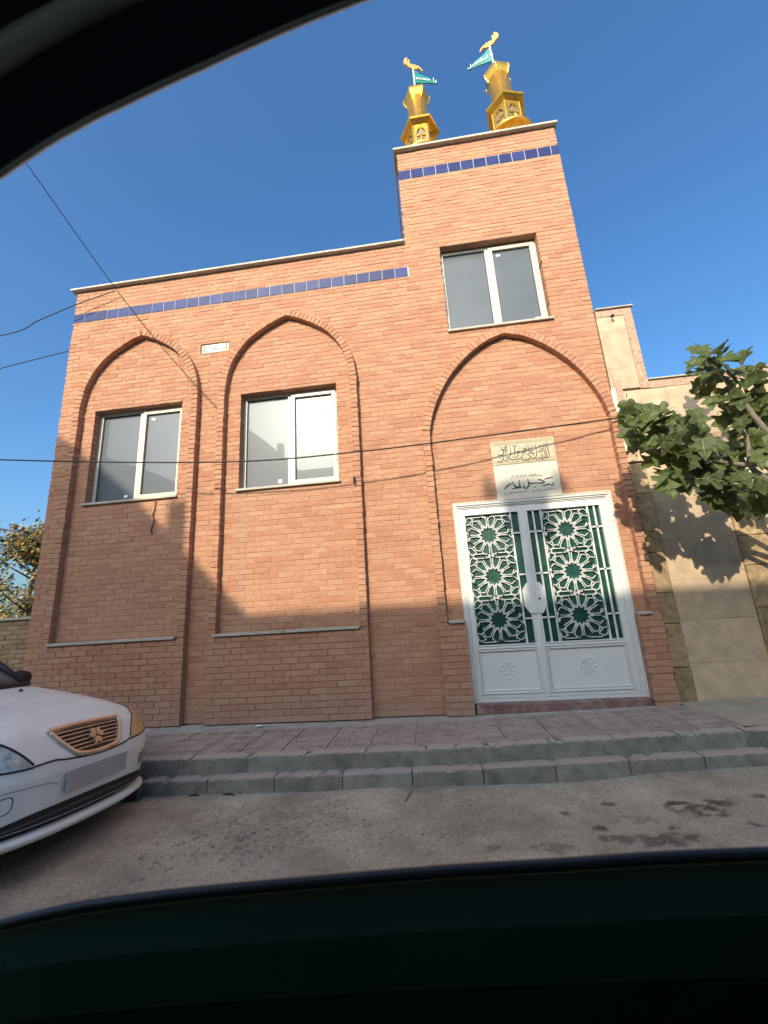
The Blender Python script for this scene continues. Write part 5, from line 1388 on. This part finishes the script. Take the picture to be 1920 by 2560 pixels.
def patch(top, bot, off, nu=16, nv=6):
    """surface patch on the nose between two (y,z) curves"""
    T, B = np.array(spline(top, 6)), np.array(spline(bot, 6))
    def at_(c, t):
        s = np.linspace(0, 1, len(c)); return np.array([np.interp(t, s, c[:, 0]), np.interp(t, s, c[:, 1])])
    vs = []; fs = []
    for i in range(nu + 1):
        for j in range(nv + 1):
            q = at_(T, i / nu) * (1 - j / nv) + at_(B, i / nu) * j / nv
            vs.append(cw(surf(q[0], q[1], off)))
    for i in range(nu):
        for j in range(nv): fs.append((i * (nv + 1) + j, i * (nv + 1) + j + 1, (i + 1) * (nv + 1) + j + 1, (i + 1) * (nv + 1) + j))
    return MB().add(vs, fs)
def line(pts, r, off, m, name, parent, closed=False, seg=6):
    p = spline(pts, 6)
    b = MB(); b.tube([cw(surf(y, z, off)) for y, z in p], r, seg); return b.build(name, m, parent, smooth=True)
# grille
GT_ = [(-.295, .705), (-.15, .722), (0, .728), (.15, .722), (.295, .705)]
GB = [(-.175, .585), (-.09, .572), (0, .568), (.09, .572), (.175, .585)]
gback = patch([(-.285, .722), (-.15, .728), (0, .730), (.15, .728), (.285, .722)], [(-.17, .590), (-.09, .577), (0, .573), (.09, .577), (.17, .590)], .003, 20, 6)
grille = gback.build("grille", DARK, car)
ringp = [(-.30, .722), (-.285, .733), (-.15, .739), (0, .741), (.15, .739), (.285, .733), (.30, .722), (.27, .67), (.20, .595), (.17, .580), (.09, .568), (0, .564), (-.09, .568), (-.17, .580), (-.20, .595), (-.27, .67), (-.30, .722)]
line(ringp, .0155, .006, CHROME, "grille_surround", grille, seg=8)
for k in range(6):
    z = .599 + k * .0225; hw_ = np.interp(z, [.575, .60, .72], [.16, .20, .285])
    line([(-hw_, z - .002), (-hw_ / 2, z + .001), (0, z + .002), (hw_ / 2, z + .001), (hw_, z - .002)], .0048, .008, CHROME, "slat", grille)
# three-armed badge
bd = MB()
c0 = Vector(cw(surf(0, .648, .028))); ux = Vector(cw((0, 1, 0))) - Vector(cw((0, 0, 0))); ux.normalize()
nn_ = Vector(cw((1, 0, 0))) - Vector(cw((0, 0, 0))); nn_.normalize(); uz = nn_.cross(ux).normalized()
uz = (uz + nn_ * -.5).normalized(); nz_ = ux.cross(uz).normalized()
for k in range(3):
    th = math.pi / 2 + k * 2 * math.pi / 3
    for s in (-1, 1):
        for r0, r1, w0 in ((.0, .052, .010), ):
            d1 = (math.cos(th), math.sin(th)); d2 = (math.cos(th + s * math.pi / 3), math.sin(th + s * math.pi / 3))
            for lev in (.008, .030):
                q = [(d2[0] * lev, d2[1] * lev), (d2[0] * lev + d1[0] * .042, d2[1] * lev + d1[1] * .042), (d2[0] * (lev + .017) + d1[0] * .036, d2[1] * (lev + .017) + d1[1] * .036), (d2[0] * (lev + .017), d2[1] * (lev + .017))]
                if lev > .02: q = [(a * 1, b_ * 1) for a, b_ in q]
                pts = [c0 + ux * a + uz * b_ for a, b_ in q]
                vs = [p for p in pts] + [p - nz_ * .02 if nz_.dot(nn_) > 0 else p + nz_ * .02 for p in pts]
                if lev < .02: bd.add(vs, [(0, 1, 2, 3), (7, 6, 5, 4), (0, 4, 5, 1), (1, 5, 6, 2), (2, 6, 7, 3), (3, 7, 4, 0)])
                elif True: bd.add(vs, [(0, 1, 2, 3), (7, 6, 5, 4), (0, 4, 5, 1), (1, 5, 6, 2), (2, 6, 7, 3), (3, 7, 4, 0)])
bd.v = [tuple(c0 + (Vector(v) - c0) * .85) for v in bd.v]
bd.build("badge", CHROME, grille)
# lamps, seams, plate
for s in (-1, 1):
    T = [(-.455, .576), (-.50, .640), (-.566, .705), (-.66, .752), (-.76, .776), (-.81, .782)] if s < 0 else [(.352, .585), (.43, .655), (.54, .72), (.65, .76), (.75, .776), (.82, .782)]
    B = [(-.455, .571), (-.53, .572), (-.61, .576), (-.68, .584), (-.76, .60), (-.82, .63)] if s < 0 else [(.352, .579), (.43, .581), (.53, .585), (.63, .592), (.75, .602), (.845, .62)]
    hl = patch(T, B, .004).build("headlight", LAMP if s < 0 else LAMPY, car, smooth=True)
    line([(a, b_ + .004) for a, b_ in T], .008 if s < 0 else .004, .002, DARK, "lamp_gasket", hl)
    line([(a, b_ - .004) for a, b_ in B], .006, .002, DARK, "lamp_gasket", hl)
line([(-.455, .571), (-.33, .578), (-.24, .565), (0, .548), (.20, .556), (.29, .567), (.352, .579)], .0055, .0005, DARK, "bonnet_seam", car)
line([(-.80, .47), (-.55, .468), (-.36, .462), (-.30, .44)], .002, .0005, mat("seam_grey", (.2, .2, .2), .6), "bumper_crease", car)
line([(-.62, .44), (-.545, .44), (-.545, .37), (-.62, .37), (-.62, .44)], .0026, .0005, DARK, "tow_cover", car)
sl = patch([(-.72, .275), (-.5, .315), (-.3, .33), (0, .335), (.3, .33), (.5, .315), (.72, .275)], [(-.74, .258), (-.5, .257), (-.3, .257), (0, .257), (.3, .257), (.5, .257), (.74, .258)], .003, 26, 3)
intake = sl.build("air_intake", DARK, car, smooth=True)
line([(-.6, .270), (-.3, .290), (0, .295), (.3, .290), (.6, .270)], .006, .006, mat("intake_bar", (.06, .06, .06), .5), "intake_slat", intake)
fg = patch([(.50, .44), (.60, .45), (.72, .45)], [(.50, .37), (.60, .36), (.70, .38)], .004).build("fog_lamp", mat("fog_lens", (.22, .20, .17), .3, .2, 20), car, smooth=True)
b = MB()
for (x0, x1, y0, y1, z0, z1) in ((.004, .014, -.262, .262, .385, .500), ):
    vs = [cw((x, y, z)) for x in (x0, x1) for y in (y0, y1) for z in (z0, z1)]
    b.add(vs, [(0, 1, 3, 2), (4, 6, 7, 5), (0, 4, 5, 1), (2, 3, 7, 6), (0, 2, 6, 4), (1, 5, 7, 3)])
plate = b.build("number_plate", mat("plate_grey", (.40, .39, .37), .5, .06, 8), car)

# ------------------------------------------------------------------ the car the picture is taken from: door, window frame, roof
own = empty("dark_car", (.3, -5.0, -.2), "black door sill and window pillar of the car the street is seen from", "car")
sill = spline([(-1.25, -4.52, .62), (-.85, -4.50, .715), (-.507, -4.5, .789), (-.344, -4.5, .814), (-.074, -4.5, .836), (.099, -4.5, .846), (.297, -4.5, .855), (.8, -4.52, .872), (1.25, -4.55, .88)], 8)
b = MB(); b.tube([(x, y + .002, z - .006) for x, y, z in sill], .0055, 10); b.build("window_seal", CABTRIM, own, smooth=True)
# door card: swept profile below the sill, inside and outside skins
prof = [(.045, -.040), (.030, -.030), (.012, -.016), (.006, -.016), (-.012, -.020), (-.040, -.030), (-.058, -.06), (-.062, -.16), (-.070, -.30), (-.115, -.34), (-.120, -.40), (-.075, -.44), (-.07, -.80), (.05, -.85), (.10, -.5), (.10, -.12)]
vs = []; fs = []; k = len(prof)
for (x, y, z) in sill:
    for (py, dz) in prof: vs.append((x, y + py, z + dz))
for i in range(len(sill) - 1):
    for j in range(k): fs.append((i * k + j, i * k + (j + 1) % k, (i + 1) * k + (j + 1) % k, (i + 1) * k + j))
b = MB(); b.add(vs, fs); b.build("door_panel", CABIN, own, smooth=False)
rail = spline([(-1.25, -4.52, 0.66), (-1.0, -4.6, 0.84), (-0.62, -4.78, 1.075), (-0.36, -4.846, 1.238), (-0.209, -4.854, 1.3279), (-0.1657, -4.854, 1.3536), (-0.1411, -4.854, 1.3637), (-0.1165, -4.854, 1.3729), (-0.0941, -4.854, 1.3806), (-0.0763, -4.854, 1.387), (-0.043, -4.854, 1.3979), (-0.011, -4.854, 1.4062), (0.12, -4.856, 1.4351), (0.3, -4.862, 1.4546), (0.7, -4.88, 1.535), (1.1, -4.89, 1.545)], 6)
pp = [(0, 0), (-.004, .012), (-.016, .035), (-.022, .052), (-.026, .056), (-.034, .062), (-.10, .105), (-.12, .14), (-.02, .13), (.012, .06), (.003, .012)]
vs = []; fs = []; k = len(pp)
for (x, y, z) in rail:
    for (py, dz) in pp: vs.append((x, y + py, z + dz))
for i in range(len(rail) - 1):
    for j in range(k): fs.append((i * k + j, i * k + (j + 1) % k, (i + 1) * k + (j + 1) % k, (i + 1) * k + j))
fs.append(tuple(range(k))); fs.append(tuple(range(len(vs) - 1, len(vs) - 1 - k, -1)))
b = MB(); b.add(vs, fs); b.build("window_pillar", PILLAR, own, smooth=False)
b = MB(); b.tube([(x, y - .0205, z + .040) for x, y, z in rail], .0062, 10); b.build("pillar_trim_glint", TRIMGLINT, own, smooth=True)  # trim bead, its pale colour stands in for a reflected streak of light
b = MB(); b.tube([(x, y + .0005, z + .002) for x, y, z in rail], .0016, 8); b.build("pillar_seal_glint", TRIMGLINT, own, smooth=True)  # seal along the lower edge, highlight put into its colour
rf = MB(); rf.box(-.62, 1.4, -6.3, -4.93, 1.62, 1.68); rf.build("roof", CABIN, own, bevel=.01)
b = MB(); b.box(1.25, 1.40, -4.93, -4.50, .02, 1.5); b.build("door_pillar", CABIN, own, bevel=.02)
b = MB(); b.box(-.75, -.55, -6.3, -4.85, 1.42, 1.55); b.build("sun_visor", CABIN, own, bevel=.02)
b = MB(); b.box(-1.5, -1.0, -6.3, -4.6, .35, .72); b.build("dashboard", CABIN, own, bevel=.05)
b = MB(); b.box(-1.4, 1.4, -6.35, -6.28, -.05, .85); b.build("far_door", CABIN, own, bevel=.02)
b = MB(); b.box(-1.4, 1.4, -6.3, -4.55, -.06, -.01); b.build("floor_pan", CABIN, own)
b = MB(); b.box(.35, .95, -5.25, -4.75, .15, .38); b.box(.85, 1.05, -5.25, -4.75, .38, 1.0); b.build("seat", CABIN, own, bevel=.05)
for xw in (-1.75, 1.05):
    b = MB(); b.tube([(xw, -4.50, .06), (xw, -4.68, .06)], .31, 20); b.build("wheel", RUBBER, own)

# ------------------------------------------------------------------ across the street, seen only in the panes and by the shade they cast
op = empty("plastered_house", (0, -14, 0), "plastered house across the street whose sloping parapet shades the facade", "house")
def prism(poly, y0, y1):
    n = len(poly)
    vs = [(x, y0, z) for x, z in poly] + [(x, y1, z) for x, z in poly]
    fs = [tuple(range(n - 1, -1, -1)), tuple(range(n, 2 * n))] + [(i, (i + 1) % n, n + (i + 1) % n, n + i) for i in range(n)]
    return MB().add(vs, fs)
prism([(-10.3, -.4), (8, -.4), (8, 8.24), (-5.97, 8.24), (-6.66, 8.93), (-7.56, 9.84), (-8.54, 10.69), (-9.1, 11.1), (-10.3, 11.1)], -13.32, -20).build("wall", PLASTER, op)
for (a, c_) in ((-9.4, 3.6), (-7.2, 3.6), (-4.2, 3.6), (-1.0, 3.6), (3, 3.6), (-9.2, 6.6), (-4.2, .8), (3, .8)):
    b = MB(); b.box(a, a + 1.4, -13.31, -13.24, c_, c_ + 1.5); fr = b.build("window_frame", PVCW, op)
    b = MB(); b.box(a + .08, a + 1.32, -13.25, -13.225, c_ + .08, c_ + 1.42); b.build("pane", PANE2, fr)
b = MB(); b.box(-1.2, 0, -13.31, -13.22, -.3, 2.1); b.build("door", DARK, op)
b = MB(); b.box(-7.14, -6.87, -13.7, -13.38, 8.8, 9.82); b.build("chimney", PLASTER2, op)
b = MB(); b.tube([(-14.3, -13.6, 9.4), (-14.3, -13.6, 10.6)], .02, 6)
ol = empty("plastered_house", (-18, -14, 0), "grey plastered house across the street, mirrored in the left window", "house")
prism([(-24, -.4), (-12.4, -.4), (-12.4, 7.7), (-12.75, 8.46), (-14.28, 9.17), (-16.4, 10.03), (-18, 10.6), (-24, 10.6)], -13.32, -20).build("wall", PLASTER, ol)
for (a, c_) in ((-15, 3.6), (-18.4, 3.6), (-21.5, 3.6), (-16, .6)):
    b = MB(); b.box(a, a + 1.4, -13.31, -13.24, c_, c_ + 1.5); fr = b.build("window_frame", PVCW, ol)
    b = MB(); b.box(a + .08, a + 1.32, -13.25, -13.225, c_ + .08, c_ + 1.42); b.build("pane", PANE2, fr)
b = MB(); b.tube([(-14.2, -13.6, 9.0), (-14.2, -13.6, 10.6)], .015, 6); b.build("aerial", CABLE, ol)
orr = empty("plastered_house", (16, -14, 0), "tan plastered house across the street to the right of the door", "house")
b = MB(); b.box(8.3, 26, -20, -13.3, -.4, 8.1); b.build("wall", PLASTER2, orr)
pole = empty("utility_pole", (-2.33, -12.6, -.2), "utility pole with a cross arm and a box across the street", "pole")
b = MB(); b.tube([(-2.33, -12.6, -.5), (-2.33, -12.6, 9.2)], [.15, .10], 12); b.build("post", PLASTER, pole, smooth=True)
b = MB(); b.box(-2.52, -2.06, -12.8, -12.45, 8.65, 9.2); b.build("transformer_box", PLASTER, pole, bevel=.03)
b = MB(); b.box(-2.78, -1.78, -12.68, -12.58, 9.08, 9.2); b.build("cross_arm", PLASTER, pole)
for s in (-.38, .45):
    b = MB(); b.lathe([(.03, 9.2), (.06, 9.25), (.04, 9.33), (.015, 9.36)], (-2.33 + s, -12.63), 10); b.build("insulator", DARK, pole)
